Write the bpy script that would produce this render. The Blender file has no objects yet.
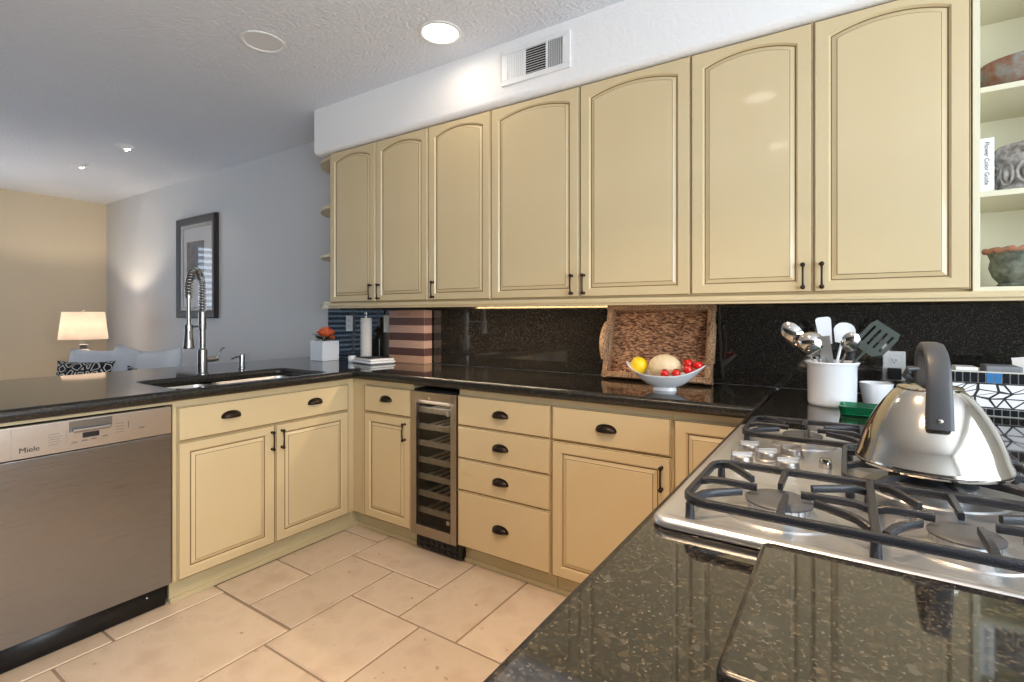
import bpy, bmesh, math, random
from math import sin, cos, pi, radians, sqrt, atan2
from mathutils import Vector, Matrix
random.seed(7)
S = bpy.context.scene
COL = S.collection

# ------------------------------------------------------------------ camera
cam_d = bpy.data.cameras.new('camera'); cam = bpy.data.objects.new('camera', cam_d); COL.objects.link(cam)
cam_d.sensor_width = 36; cam_d.lens = 508.954 * 36 / 1024; cam_d.shift_y = -26 / 1024
cam_d.clip_start = 0.02; cam_d.clip_end = 60
cam.location = (0, 0, 1.2292); cam.rotation_euler = (pi / 2, 0, 0.5823)
S.camera = cam
S.view_settings.view_transform = 'Standard'; S.view_settings.look = 'None'
S.view_settings.gamma = 1; S.view_settings.use_curve_mapping = False
S.view_settings.exposure = 0.08

# ------------------------------------------------------------------ sky and daylight
W = bpy.data.worlds.new('sky'); S.world = W; W.use_nodes = True
bgn = W.node_tree.nodes['Background']; bgn.inputs[0].default_value = (0.62, 0.78, 1.0, 1); bgn.inputs[1].default_value = 1.2

def area(name, loc, rot, sx, sy, power, color=(1, 1, 1), spread=180):
    d = bpy.data.lights.new(name, 'AREA'); d.shape = 'RECTANGLE'; d.size = sx; d.size_y = sy
    d.energy = power; d.color = color; d.spread = radians(spread)
    o = bpy.data.objects.new(name, d); COL.objects.link(o); o.location = loc; o.rotation_euler = rot
    return o
DAY = (0.86, 0.93, 1.0)
area('daylight_side_window', (2.34, -0.55, 1.45), (pi / 2, 0, pi / 2), 3.9, 1.8, 188, (0.83, 0.93, 1.0))
area('daylight_shutter_window', (-7.86, 0.44, 1.3), (pi / 2, 0, -pi / 2), 2.0, 1.9, 34, (0.72, 0.84, 1.0))
area('daylight_dim_window', (-7.86, -1.67, 1.3), (pi / 2, 0, -pi / 2), 1.9, 1.9, 9, (0.35, 0.65, 1.0))

# ------------------------------------------------------------------ materials
def lin(r, g, b):
    f = lambda c: (c / 12.92 if c <= 0.04045 else ((c + 0.055) / 1.055) ** 2.4)
    return (f(r / 255), f(g / 255), f(b / 255), 1)

class NT:
    def __init__(s, m): s.t = m.node_tree; s.n = s.t.nodes; s.l = s.t.links
    def add(s, typ, **kw):
        n = s.n.new(typ)
        for k, v in kw.items():
            if k.startswith('i_'):
                n.inputs[k[2:].replace('_', ' ')].default_value = v
            else: setattr(n, k, v)
        return n
    def link(s, a, ao, b, bi): s.l.new(a.outputs[ao], b.inputs[bi])

def ramp(nt, stops, interp='LINEAR'):
    r = nt.n.new('ShaderNodeValToRGB'); r.color_ramp.interpolation = interp
    e = r.color_ramp.elements
    while len(e) < len(stops): e.new(0.5)
    for el, (p, c) in zip(e, stops): el.position = p; el.color = c
    return r

def mat(name, col, rough=0.5, metal=0.0, ior=1.5, coat=0.0, bump=None, var=None, aniso=0.0):
    """bump = (scale, strength, distance); var = (scale, second colour, amount)"""
    m = bpy.data.materials.new(name); m.use_nodes = True
    nt = NT(m); b = nt.n['Principled BSDF']
    b.inputs['Base Color'].default_value = col; b.inputs['Roughness'].default_value = rough
    b.inputs['Metallic'].default_value = metal; b.inputs['IOR'].default_value = ior
    b.inputs['Coat Weight'].default_value = coat; b.inputs['Coat Roughness'].default_value = 0.06
    b.inputs['Anisotropic'].default_value = aniso
    tc = nt.add('ShaderNodeTexCoord')
    if var:
        n = nt.add('ShaderNodeTexNoise'); n.inputs['Scale'].default_value = var[0]; n.inputs['Detail'].default_value = 6
        nt.link(tc, 'Object', n, 'Vector')
        r = ramp(nt, [(0.35, col), (0.35 + var[2], var[1])]); nt.link(n, 'Fac', r, 'Fac'); nt.link(r, 'Color', b, 'Base Color')
    if bump:
        n = nt.add('ShaderNodeTexNoise'); n.inputs['Scale'].default_value = bump[0]; n.inputs['Detail'].default_value = 3
        nt.link(tc, 'Object', n, 'Vector')
        bp = nt.add('ShaderNodeBump'); bp.inputs['Strength'].default_value = bump[1]; bp.inputs['Distance'].default_value = bump[2]
        nt.link(n, 'Fac', bp, 'Height'); nt.link(bp, 'Normal', b, 'Normal')
    return m

M = {}
M['cream'] = mat('cream_paint', lin(215, 195, 154), 0.38, coat=0.3, var=(3.0, lin(212, 191, 149), 0.3))
M['shelf_pale'] = mat('pale_cream', lin(226, 219, 190), 0.45)  # open shelf unit is paler than the cabinet cream
M['glaze'] = mat('antique_glaze', lin(112, 90, 58), 0.45)
M['bronze'] = mat('oil_rubbed_bronze', lin(52, 42, 36), 0.36, 0.75)
M['wall'] = mat('wall_paint', lin(214, 214, 214), 0.7, bump=(260, 0.16, 0.002))
M['dim_room_wall'] = mat('dark_reflected_wall', lin(66, 60, 54), 0.7)  # colour darkened so the granite mirrors a dim room behind the camera
M['lamplit_wall'] = mat('lamplit_wall_paint', lin(214, 199, 172), 0.7, bump=(260, 0.16, 0.002))  # warm lamp light put into the colour; otherwise the same wall paint
M['ceiling'] = mat('ceiling_texture', lin(228, 232, 240), 0.8, bump=(55, 0.9, 0.012))
M['soffit'] = mat('soffit_paint', lin(244, 243, 242), 0.7, bump=(70, 0.5, 0.006))
M['white'] = mat('white_trim', lin(235, 235, 235), 0.4)
M['plastic'] = mat('white_plastic', lin(240, 240, 238), 0.35)
M['ceramic'] = mat('white_ceramic', lin(240, 241, 244), 0.12, coat=0.4)
M['blackp'] = mat('black_plastic', lin(26, 27, 30), 0.38, bump=(700, 0.08, 0.001))
M['handlegrey'] = mat('charcoal_rubber', lin(58, 61, 66), 0.45)
M['iron'] = mat('cast_iron', lin(36, 38, 44), 0.33, 0.2, bump=(420, 0.35, 0.002))
M['cap'] = mat('burner_enamel', lin(70, 72, 76), 0.5, bump=(500, 0.12, 0.001))
M['chrome'] = mat('polished_steel', lin(206, 202, 194), 0.11, 1.0)
M['kettle'] = mat('kettle_steel', lin(204, 198, 186), 0.11, 1.0)
M['nickel'] = mat('brushed_nickel', lin(172, 170, 168), 0.28, 1.0)
M['satin'] = mat('satin_knob', lin(176, 170, 164), 0.34, 1.0)
M['alu'] = mat('burner_aluminium', lin(200, 200, 200), 0.35, 0.9)
M['dark'] = mat('dark_interior', lin(16, 16, 18), 0.6)
M['navyink'] = mat('ink', lin(28, 30, 36), 0.5)
M['toe'] = mat('cream_toe_paint', lin(204, 192, 154), 0.45, var=(6.0, lin(194, 180, 140), 0.4))
M['terracotta'] = mat('orange_petals', lin(232, 112, 62), 0.6, var=(60, lin(200, 66, 36), 0.35))
M['leaf'] = mat('dark_leaf', lin(54, 84, 44), 0.5, var=(30, lin(34, 56, 32), 0.4))
M['lemon'] = mat('lemon_peel', lin(245, 206, 26), 0.4, bump=(180, 0.2, 0.002))
M['melon'] = mat('melon_rind', lin(232, 212, 176), 0.6, var=(70, lin(222, 198, 156), 0.3), bump=(120, 0.4, 0.003))
M['tomato'] = mat('tomato_skin', lin(206, 22, 20), 0.12, coat=0.4)
M['linen'] = mat('white_linen', lin(232, 232, 232), 0.9, bump=(300, 0.3, 0.002))
M['paper'] = mat('paper_towel', lin(226, 220, 214), 0.9, bump=(160, 0.3, 0.002))
M['sofa'] = mat('light_upholstery', lin(222, 224, 230), 0.9, bump=(350, 0.2, 0.002))
M['lampbody'] = mat('lamp_glaze', lin(62, 64, 70), 0.4, var=(8, lin(96, 92, 88), 0.3))
M['wood'] = mat('dark_table_wood', lin(76, 54, 38), 0.4, var=(10, lin(52, 36, 26), 0.4))
M['book'] = mat('book_cover', lin(236, 236, 232), 0.5)
M['redstone'] = mat('weathered_terracotta', lin(150, 96, 72), 0.85, var=(26, lin(150, 146, 136), 0.22), bump=(60, 0.7, 0.006))
M['greystone'] = mat('weathered_stone', lin(196, 190, 184), 0.85, var=(40, lin(120, 112, 106), 0.3), bump=(50, 0.7, 0.006))
M['greenstone'] = mat('mossy_stone', lin(126, 128, 112), 0.85, var=(45, lin(84, 88, 76), 0.3), bump=(60, 0.8, 0.006))
M['rimred'] = mat('worn_clay_rim', lin(196, 122, 92), 0.8, var=(60, lin(150, 120, 96), 0.3))
M['oakslat'] = mat('cooler_shelf_wood', lin(206, 190, 168), 0.5, var=(40, lin(184, 164, 140), 0.3))
M['duskart'] = mat('grey_art_print', lin(96, 100, 112), 0.8, var=(14, lin(136, 138, 146), 0.4))
M['mount'] = mat('print_mount', lin(222, 222, 224), 0.8)
M['blue'] = mat('blue_tile', lin(60, 120, 175), 0.15)
M['blacktile'] = mat('black_tile', lin(30, 34, 40), 0.12)
M['grout'] = mat('tile_grout', lin(200, 198, 190), 0.8)
M['gate'] = mat('grey_box_card', lin(120, 124, 128), 0.6)
M['silicone'] = mat('white_silicone', lin(226, 232, 238), 0.4)
M['turner'] = mat('grey_green_nylon', lin(74, 82, 78), 0.3)
M['stone_black'] = mat('frame_dark', lin(26, 20, 20), 0.45, var=(160, lin(58, 50, 48), 0.35))
M['silverliner'] = mat('silver_liner', lin(150, 146, 140), 0.4, 0.5)

def granite(name, ior, rough):
    m = bpy.data.materials.new(name); m.use_nodes = True; nt = NT(m); b = nt.n['Principled BSDF']
    tc = nt.add('ShaderNodeTexCoord')
    nz = nt.add('ShaderNodeTexNoise'); nz.inputs['Scale'].default_value = 60; nt.link(tc, 'Object', nz, 'Vector')
    wp = nt.add('ShaderNodeVectorMath', operation='MULTIPLY_ADD'); wp.inputs[1].default_value = (.012, .012, .012); nt.link(nz, 'Color', wp, 0); nt.link(tc, 'Object', wp, 2)
    cols = []
    for sc, stops in ((150, [(0, (.008, .008, .008, 1)), (.82, (.020, .017, .012, 1)), (.88, (.009, .009, .009, 1)), (.94, (.032, .026, .018, 1)), (.985, (.045, .042, .036, 1))]),
                      (420, [(0, (.006, .006, .006, 1)), (.66, (.026, .021, .014, 1)), (.80, (.008, .008, .008, 1)), (.90, (.056, .045, .030, 1)), (.97, (.080, .068, .052, 1))])):
        v = nt.add('ShaderNodeTexVoronoi'); v.inputs['Scale'].default_value = sc; nt.link(wp, 'Vector', v, 'Vector')
        sep = nt.add('ShaderNodeSeparateColor'); nt.link(v, 'Color', sep, 'Color')
        r = ramp(nt, stops, 'CONSTANT'); nt.link(sep, 'Red', r, 'Fac'); cols.append(r)
    mx = nt.add('ShaderNodeMix', data_type='RGBA', blend_type='LIGHTEN'); mx.inputs[0].default_value = 1
    nt.link(cols[0], 'Color', mx, 6); nt.link(cols[1], 'Color', mx, 7); nt.link(mx, 2, b, 'Base Color')
    b.inputs['Roughness'].default_value = rough; b.inputs['IOR'].default_value = ior
    return m
M['granite_edge'] = granite('honed_granite_edge', 1.5, .30)
M['granite'] = granite('black_granite', 1.9, .05)

def steel(name, axis, rough=0.27, col=lin(196, 190, 182), metal=1.0):
    m = bpy.data.materials.new(name); m.use_nodes = True; nt = NT(m); b = nt.n['Principled BSDF']
    b.inputs['Metallic'].default_value = metal; b.inputs['Base Color'].default_value = col
    tc = nt.add('ShaderNodeTexCoord'); mp = nt.add('ShaderNodeMapping'); nt.link(tc, 'Object', mp, 'Vector')
    sc = [900, 900, 900]; sc[axis] = 6; mp.inputs['Scale'].default_value = sc
    n = nt.add('ShaderNodeTexNoise'); n.inputs['Scale'].default_value = 1.0; n.inputs['Detail'].default_value = 2; nt.link(mp, 'Vector', n, 'Vector')
    mr = nt.add('ShaderNodeMapRange'); mr.inputs['To Min'].default_value = rough - 0.05; mr.inputs['To Max'].default_value = rough + 0.07
    nt.link(n, 'Fac', mr, 'Value'); nt.link(mr, 'Result', b, 'Roughness')
    bp = nt.add('ShaderNodeBump'); bp.inputs['Strength'].default_value = 0.05; bp.inputs['Distance'].default_value = 0.001
    nt.link(n, 'Fac', bp, 'Height'); nt.link(bp, 'Normal', b, 'Normal')
    return m
M['steel_v'] = steel('brushed_steel', 0, 0.28, lin(148, 151, 156)); M['steel_top'] = steel('cooktop_steel', 1, 0.34, lin(208, 209, 212), .9)
M['steel_door'] = steel('cooler_steel', 2, 0.3, lin(168, 158, 146))

def travertine():
    m = bpy.data.materials.new('travertine_tile'); m.use_nodes = True; nt = NT(m); b = nt.n['Principled BSDF']
    tc = nt.add('ShaderNodeTexCoord'); g = nt.add('ShaderNodeNewGeometry')
    n = nt.add('ShaderNodeTexNoise'); n.inputs['Scale'].default_value = 7; n.inputs['Detail'].default_value = 8; nt.link(tc, 'Object', n, 'Vector')
    r = ramp(nt, [(0.3, lin(206, 184, 162)), (0.5, lin(219, 200, 179)), (0.7, lin(211, 192, 167))]); nt.link(n, 'Fac', r, 'Fac')
    hsv = nt.add('ShaderNodeHueSaturation'); nt.link(r, 'Color', hsv, 'Color')
    mr = nt.add('ShaderNodeMapRange'); mr.inputs['To Min'].default_value = 0.93; mr.inputs['To Max'].default_value = 1.05
    nt.link(g, 'Random Per Island', mr, 'Value'); nt.link(mr, 'Result', hsv, 'Value')
    n2 = nt.add('ShaderNodeTexNoise'); n2.inputs['Scale'].default_value = 34; n2.inputs['Detail'].default_value = 4; nt.link(tc, 'Object', n2, 'Vector')
    r2 = ramp(nt, [(0.665, (0, 0, 0, 1)), (0.76, (1, 1, 1, 1))]); nt.link(n2, 'Fac', r2, 'Fac')
    mx = nt.add('ShaderNodeMix', data_type='RGBA'); nt.link(r2, 'Color', mx, 0); nt.link(hsv, 'Color', mx, 6); mx.inputs[7].default_value = lin(168, 134, 104)
    nt.link(mx, 2, b, 'Base Color')
    b.inputs['Roughness'].default_value = 0.42
    bp = nt.add('ShaderNodeBump'); bp.inputs['Strength'].default_value = 0.25; bp.inputs['Distance'].default_value = 0.003
    nt.link(n2, 'Fac', bp, 'Height'); nt.link(bp, 'Normal', b, 'Normal')
    return m
M['tile'] = travertine(); M['floorgrout'] = mat('floor_grout', lin(150, 132, 112), 0.9)

def wicker():
    m = bpy.data.materials.new('woven_rattan'); m.use_nodes = True; nt = NT(m); b = nt.n['Principled BSDF']
    tc = nt.add('ShaderNodeTexCoord'); mp = nt.add('ShaderNodeMapping'); nt.link(tc, 'Object', mp, 'Vector'); mp.inputs['Scale'].default_value = (55, 150, 150)
    n = nt.add('ShaderNodeTexNoise'); n.inputs['Scale'].default_value = 1; n.inputs['Detail'].default_value = 2; nt.link(mp, 'Vector', n, 'Vector')
    r = ramp(nt, [(0.34, lin(70, 42, 26)), (0.5, lin(150, 100, 68)), (0.66, lin(205, 160, 118))]); nt.link(n, 'Fac', r, 'Fac'); nt.link(r, 'Color', b, 'Base Color')
    b.inputs['Roughness'].default_value = 0.55
    bp = nt.add('ShaderNodeBump'); bp.inputs['Strength'].default_value = 0.8; bp.inputs['Distance'].default_value = 0.006
    nt.link(n, 'Fac', bp, 'Height'); nt.link(bp, 'Normal', b, 'Normal')
    return m
M['wicker'] = wicker()
M['wickerrim'] = mat('braided_rattan', lin(84, 52, 34), 0.55, var=(190, lin(208, 166, 124), 0.25), bump=(190, 0.9, 0.006))

def stripes():
    m = bpy.data.materials.new('striped_block_wood'); m.use_nodes = True; nt = NT(m); b = nt.n['Principled BSDF']
    tc = nt.add('ShaderNodeTexCoord'); sp = nt.add('ShaderNodeSeparateXYZ'); nt.link(tc, 'Object', sp, 'Vector')
    md = nt.add('ShaderNodeMath', operation='DIVIDE'); nt.link(sp, 'Z', md, 0); md.inputs[1].default_value = 0.345
    a, d = lin(206, 156, 122), lin(84, 54, 48)
    st = []
    for i in range(7): st.append((i / 7, [lin(186, 146, 120), d, lin(184, 150, 132), d, lin(182, 148, 132), lin(88, 62, 56), lin(176, 140, 124)][i]))
    r = ramp(nt, st, 'CONSTANT'); nt.link(md, 'Value', r, 'Fac')
    mp = nt.add('ShaderNodeMapping'); mp.inputs['Scale'].default_value = (6, 60, 120); nt.link(tc, 'Object', mp, 'Vector')
    n = nt.add('ShaderNodeTexNoise'); n.inputs['Scale'].default_value = 1; nt.link(mp, 'Vector', n, 'Vector')
    mr = nt.add('ShaderNodeMapRange'); mr.inputs['To Min'].default_value = 0.8; mr.inputs['To Max'].default_value = 1.15; nt.link(n, 'Fac', mr, 'Value')
    h = nt.add('ShaderNodeHueSaturation'); nt.link(r, 'Color', h, 'Color'); nt.link(mr, 'Result', h, 'Value'); nt.link(h, 'Color', b, 'Base Color')
    b.inputs['Roughness'].default_value = 0.4
    return m
M['block'] = stripes()

def pane(name, tint=(1, 1, 1, 1), rough=0.02, refl=1.5):
    m = bpy.data.materials.new(name); m.use_nodes = True; nt = NT(m)
    for n in list(nt.n):
        if n.type != 'OUTPUT_MATERIAL': nt.n.remove(n)
    out = [n for n in nt.n if n.type == 'OUTPUT_MATERIAL'][0]
    tr = nt.add('ShaderNodeBsdfTransparent'); tr.inputs[0].default_value = tint
    gl = nt.add('ShaderNodeBsdfGlossy'); gl.inputs['Roughness'].default_value = rough
    fr = nt.add('ShaderNodeFresnel'); fr.inputs['IOR'].default_value = refl
    mx = nt.add('ShaderNodeMixShader'); ge = nt.add('ShaderNodeNewGeometry'); sb = nt.add('ShaderNodeMath', operation='SUBTRACT'); sb.inputs[0].default_value = 1; nt.link(ge, 'Backfacing', sb, 1)
    mu = nt.add('ShaderNodeMath', operation='MULTIPLY'); nt.link(fr, 0, mu, 0); nt.link(sb, 0, mu, 1); nt.link(mu, 0, mx, 0); nt.link(tr, 0, mx, 1); nt.link(gl, 0, mx, 2); nt.link(mx, 0, out, 'Surface')
    return m
M['pane'] = pane('clear_pane', refl=1.7); M['smoked'] = pane('smoked_pane', (0.72, 0.72, 0.70, 1), refl=1.4)

def glass(name, col):
    m = mat(name, col, 0.03); b = m.node_tree.nodes['Principled BSDF']; b.inputs['Transmission Weight'].default_value = 0.85
    return m
M['greenglass'] = glass('green_glass', lin(20, 150, 100))

def emit(name, col, st):
    m = bpy.data.materials.new(name); m.use_nodes = True; b = m.node_tree.nodes['Principled BSDF']
    b.inputs['Base Color'].default_value = col; b.inputs['Emission Color'].default_value = col; b.inputs['Emission Strength'].default_value = st
    return m
M['lamp_on'] = emit('lit_lamp_lens', (1, 0.93, 0.84, 1), 14.0)
M['led_blue'] = emit('blue_led', (0.12, 0.2, 1, 1), 2.5)
M['ucl'] = emit('warm_led_strip', (1, 0.84, 0.64, 1), 5.0)
def shade_mat():
    m = bpy.data.materials.new('linen_shade'); m.use_nodes = True; nt = NT(m)
    b = nt.n['Principled BSDF']; b.inputs['Base Color'].default_value = lin(250, 236, 222); b.inputs['Roughness'].default_value = 0.9
    t = nt.add('ShaderNodeBsdfTranslucent'); t.inputs[0].default_value = (1, 0.93, 0.86, 1)
    mx = nt.add('ShaderNodeMixShader'); mx.inputs[0].default_value = 0.45
    out = [n for n in nt.n if n.type == 'OUTPUT_MATERIAL'][0]
    nt.link(b, 0, mx, 1); nt.link(t, 0, mx, 2); nt.link(mx, 0, out, 'Surface')
    return m
M['shade'] = shade_mat()

def pattern_pillow():
    m = bpy.data.materials.new('patterned_fabric'); m.use_nodes = True; nt = NT(m); b = nt.n['Principled BSDF']
    tc = nt.add('ShaderNodeTexCoord'); v = nt.add('ShaderNodeTexVoronoi', feature='DISTANCE_TO_EDGE'); v.inputs['Scale'].default_value = 15; nt.link(tc, 'Object', v, 'Vector')
    r = ramp(nt, [(0.0, lin(26, 28, 34)), (0.09, lin(216, 212, 206)), (0.2, lin(34, 36, 42))], 'CONSTANT'); nt.link(v, 'Distance', r, 'Fac'); nt.link(r, 'Color', b, 'Base Color')
    b.inputs['Roughness'].default_value = 0.9
    return m
M['pattern'] = pattern_pillow()

# ------------------------------------------------------------------ mesh helpers
class MB:
    def __init__(s): s.v = []; s.f = []; s.m = []
    def face(s, idx, m=0): s.f.append(tuple(idx)); s.m.append(m)
    def poly(s, pts, m=0):
        k = len(s.v); s.v += [tuple(p) for p in pts]; s.face(range(k, k + len(pts)), m)
    def box(s, x0, x1, y0, y1, z0, z1, m=0):
        k = len(s.v)
        s.v += [(x, y, z) for z in (z0, z1) for (x, y) in ((x0, y0), (x1, y0), (x1, y1), (x0, y1))]
        for q in ((0, 3, 2, 1), (4, 5, 6, 7), (0, 1, 5, 4), (1, 2, 6, 5), (2, 3, 7, 6), (3, 0, 4, 7)): s.face([k + i for i in q], m)
        return s
    def loft(s, rings, m=0, cap0=True, cap1=True, closed=True, ms=None):
        n = len(rings[0]); k = len(s.v)
        for r in rings: s.v += [tuple(p) for p in r]
        for j in range(len(rings) - 1):
            mm = ms[j] if ms else m
            for i in range(n if closed else n - 1):
                a = k + j * n + i; b = k + j * n + (i + 1) % n
                s.face((a, b, b + n, a + n), mm)
        if cap0: s.face([k + i for i in reversed(range(n))], ms[0] if ms else m)
        if cap1: s.face([k + (len(rings) - 1) * n + i for i in range(n)], ms[-1] if ms else m)
        return s
    def lathe(s, prof, seg=32, c=(0, 0, 0), m=0, sx=1, sy=1, cap0=True, cap1=True):
        rings = [[(c[0] + max(r, 1e-4) * cos(2 * pi * i / seg) * sx, c[1] + max(r, 1e-4) * sin(2 * pi * i / seg) * sy, c[2] + z) for i in range(seg)] for r, z in prof]
        return s.loft(rings, m, cap0, cap1)
    def tube(s, path, r, seg=10, m=0, flat=1.0, closed=False, up=None):
        P = [Vector(p) for p in path]; n = len(P); rings = []
        R = r if isinstance(r, (list, tuple)) else [r] * n
        prev = None
        for i in range(n):
            a = P[(i - 1) % n] if (closed or i > 0) else P[i]; b = P[(i + 1) % n] if (closed or i < n - 1) else P[i]
            t = (b - a).normalized()
            if up is not None: u = Vector(up)
            elif prev is None: u = Vector((0, 0, 1)) if abs(t.z) < 0.9 else Vector((1, 0, 0))
            else: u = prev
            u = (u - t * u.dot(t)); 
            if u.length < 1e-6: u = t.orthogonal()
            u.normalize(); prev = u; w = t.cross(u)
            rings.append([P[i] + u * (R[i] * flat * cos(2 * pi * j / seg)) + w * (R[i] * sin(2 * pi * j / seg)) for j in range(seg)])
        if closed: rings.append(rings[0]); return s.loft(rings, m, False, False)
        return s.loft(rings, m)
    def bar(s, path, w, h, m=0, up=(0, 0, 1)):
        """rectangular section swept along a path; w across, h along up"""
        P = [Vector(p) for p in path]; n = len(P); rings = []
        Wd = w if isinstance(w, (list, tuple)) else [w] * n
        for i in range(n):
            t = (P[min(i + 1, n - 1)] - P[max(i - 1, 0)]).normalized(); u = Vector(up); u = (u - t * u.dot(t)).normalized(); q = t.cross(u)
            ww = Wd[i]; c = 0.25
            rings.append([P[i] + q * a * ww / 2 + u * b * h / 2 for a, b in ((-1, -1 + c), (-1 + c, -1), (1 - c, -1), (1, -1 + c), (1, 1 - c), (1 - c, 1), (-1 + c, 1), (-1, 1 - c))])
        return s.loft(rings, m)
    def ball(s, c, rx, ry, rz, seg=20, rings=12, m=0):
        pr = [(sin(pi * i / rings), -cos(pi * i / rings)) for i in range(rings + 1)]
        rg = [[(c[0] + max(r, 1e-3) * cos(2 * pi * j / seg) * rx, c[1] + max(r, 1e-3) * sin(2 * pi * j / seg) * ry, c[2] + z * rz) for j in range(seg)] for r, z in pr]
        return s.loft(rg, m)
    def xf(s, mat4, i0=0):
        for i in range(i0, len(s.v)): s.v[i] = tuple(mat4 @ Vector(s.v[i]))
        return s
    def build(s, name, mats, parent=None, ang=35, bevel=None, loc=None, rot=None):
        me = bpy.data.meshes.new(name); me.from_pydata(s.v, [], s.f)
        mats = mats if isinstance(mats, (list, tuple)) else [mats]
        for q in mats: me.materials.append(q)
        for p, mi in zip(me.polygons, s.m): p.material_index = mi
        bm = bmesh.new(); bm.from_mesh(me); bmesh.ops.recalc_face_normals(bm, faces=bm.faces); bm.to_mesh(me); bm.free()
        for p in me.polygons: p.use_smooth = True
        me.set_sharp_from_angle(angle=radians(ang))
        for p in me.polygons: p.use_smooth = len(p.vertices) <= 4
        o = bpy.data.objects.new(name, me); COL.objects.link(o)
        if parent: o.parent = parent
        if loc: o.location = loc
        if rot: o.rotation_euler = rot
        if bevel:
            b = o.modifiers.new('bevel', 'BEVEL'); b.width = bevel[0]; b.segments = bevel[1]; b.limit_method = 'ANGLE'; b.angle_limit = radians(40)
            b.harden_normals = True
        return o

def tag(o, label=None, cat=None, group=None, kind=None):
    if label: o['label'] = label
    if cat: o['category'] = cat
    if group: o['group'] = group
    if kind: o['kind'] = kind
    return o
def thing(name, label, cat, loc=(0, 0, 0), rz=0, group=None):
    o = bpy.data.objects.new(name, None); COL.objects.link(o); o.empty_display_size = 0.05
    o.location = loc; o.rotation_euler = (0, 0, rz)
    return tag(o, label, cat, group)
def struct(o): o['kind'] = 'structure'; return o
def dup(root, loc=None, rz=None, label=None):
    r = root.copy(); COL.objects.link(r)
    if loc is not None: r.location = loc
    if rz is not None: r.rotation_euler = (0, 0, rz)
    if label: r['label'] = label
    for ch in list(root.children):
        c = ch.copy(); COL.objects.link(c); c.parent = r
        for g in list(ch.children):
            d = g.copy(); COL.objects.link(d); d.parent = c
    return r

def rrect(x0, x1, y0, y1, r, z=0, n=6):
    pts = []
    for cx, cy, a0 in ((x1 - r, y1 - r, 0), (x0 + r, y1 - r, pi / 2), (x0 + r, y0 + r, pi), (x1 - r, y0 + r, 3 * pi / 2)):
        for i in range(n + 1):
            a = a0 + pi / 2 * i / n; pts.append((cx + r * cos(a), cy + r * sin(a), z))
    return pts
def slab(name, outline, holes, z0, z1, bev, m, parent=None, res=3):
    """flat plate with rounded edges from 2-D outlines (holes allowed)"""
    cu = bpy.data.curves.new(name, 'CURVE'); cu.dimensions = '2D'; cu.fill_mode = 'BOTH'
    for pl in [outline] + holes:
        sp = cu.splines.new('POLY'); sp.points.add(len(pl) - 1); sp.use_cyclic_u = True
        for p, q in zip(sp.points, pl): p.co = (q[0], q[1], 0, 1)
    h = (z1 - z0) / 2; cu.extrude = max(h - bev, 0.0001); cu.bevel_depth = bev; cu.bevel_resolution = res; cu.offset = -bev
    t = bpy.data.objects.new('tmp', cu); COL.objects.link(t)
    dg = bpy.context.evaluated_depsgraph_get(); me = bpy.data.meshes.new_from_object(t.evaluated_get(dg))
    bpy.data.objects.remove(t); bpy.data.curves.remove(cu)
    me.name = name; me.materials.clear(); me.materials.append(m); me.materials.append(M['granite_edge'])
    bm = bmesh.new(); bm.from_mesh(me); bmesh.ops.remove_doubles(bm, verts=bm.verts, dist=1e-5); bmesh.ops.recalc_face_normals(bm, faces=bm.faces)
    bmesh.ops.translate(bm, verts=bm.verts, vec=(0, 0, (z0 + z1) / 2)); bm.to_mesh(me); bm.free()
    for p in me.polygons: p.use_smooth = True
    me.set_sharp_from_angle(angle=radians(50))
    for p in me.polygons:
        p.use_smooth = abs(p.normal.z) < .999; p.material_index = 1 if p.use_smooth else 0
    o = bpy.data.objects.new(name, me); COL.objects.link(o)
    if parent: o.parent = parent
    return o
def text(body, size, m, parent, loc, rot, name='lettering', ext=0.0004, align='LEFT', offset=0.0, spacing=1.0):
    cu = bpy.data.curves.new(name, 'FONT'); cu.body = body; cu.size = size; cu.extrude = ext; cu.align_x = align; cu.offset = offset; cu.space_character = spacing
    t = bpy.data.objects.new('tmp', cu); COL.objects.link(t)
    dg = bpy.context.evaluated_depsgraph_get(); me = bpy.data.meshes.new_from_object(t.evaluated_get(dg))
    bpy.data.objects.remove(t); bpy.data.curves.remove(cu); me.materials.clear(); me.materials.append(m)
    o = bpy.data.objects.new(name, me); COL.objects.link(o); o.parent = parent; o.location = loc; o.rotation_euler = rot
    return o

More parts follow.
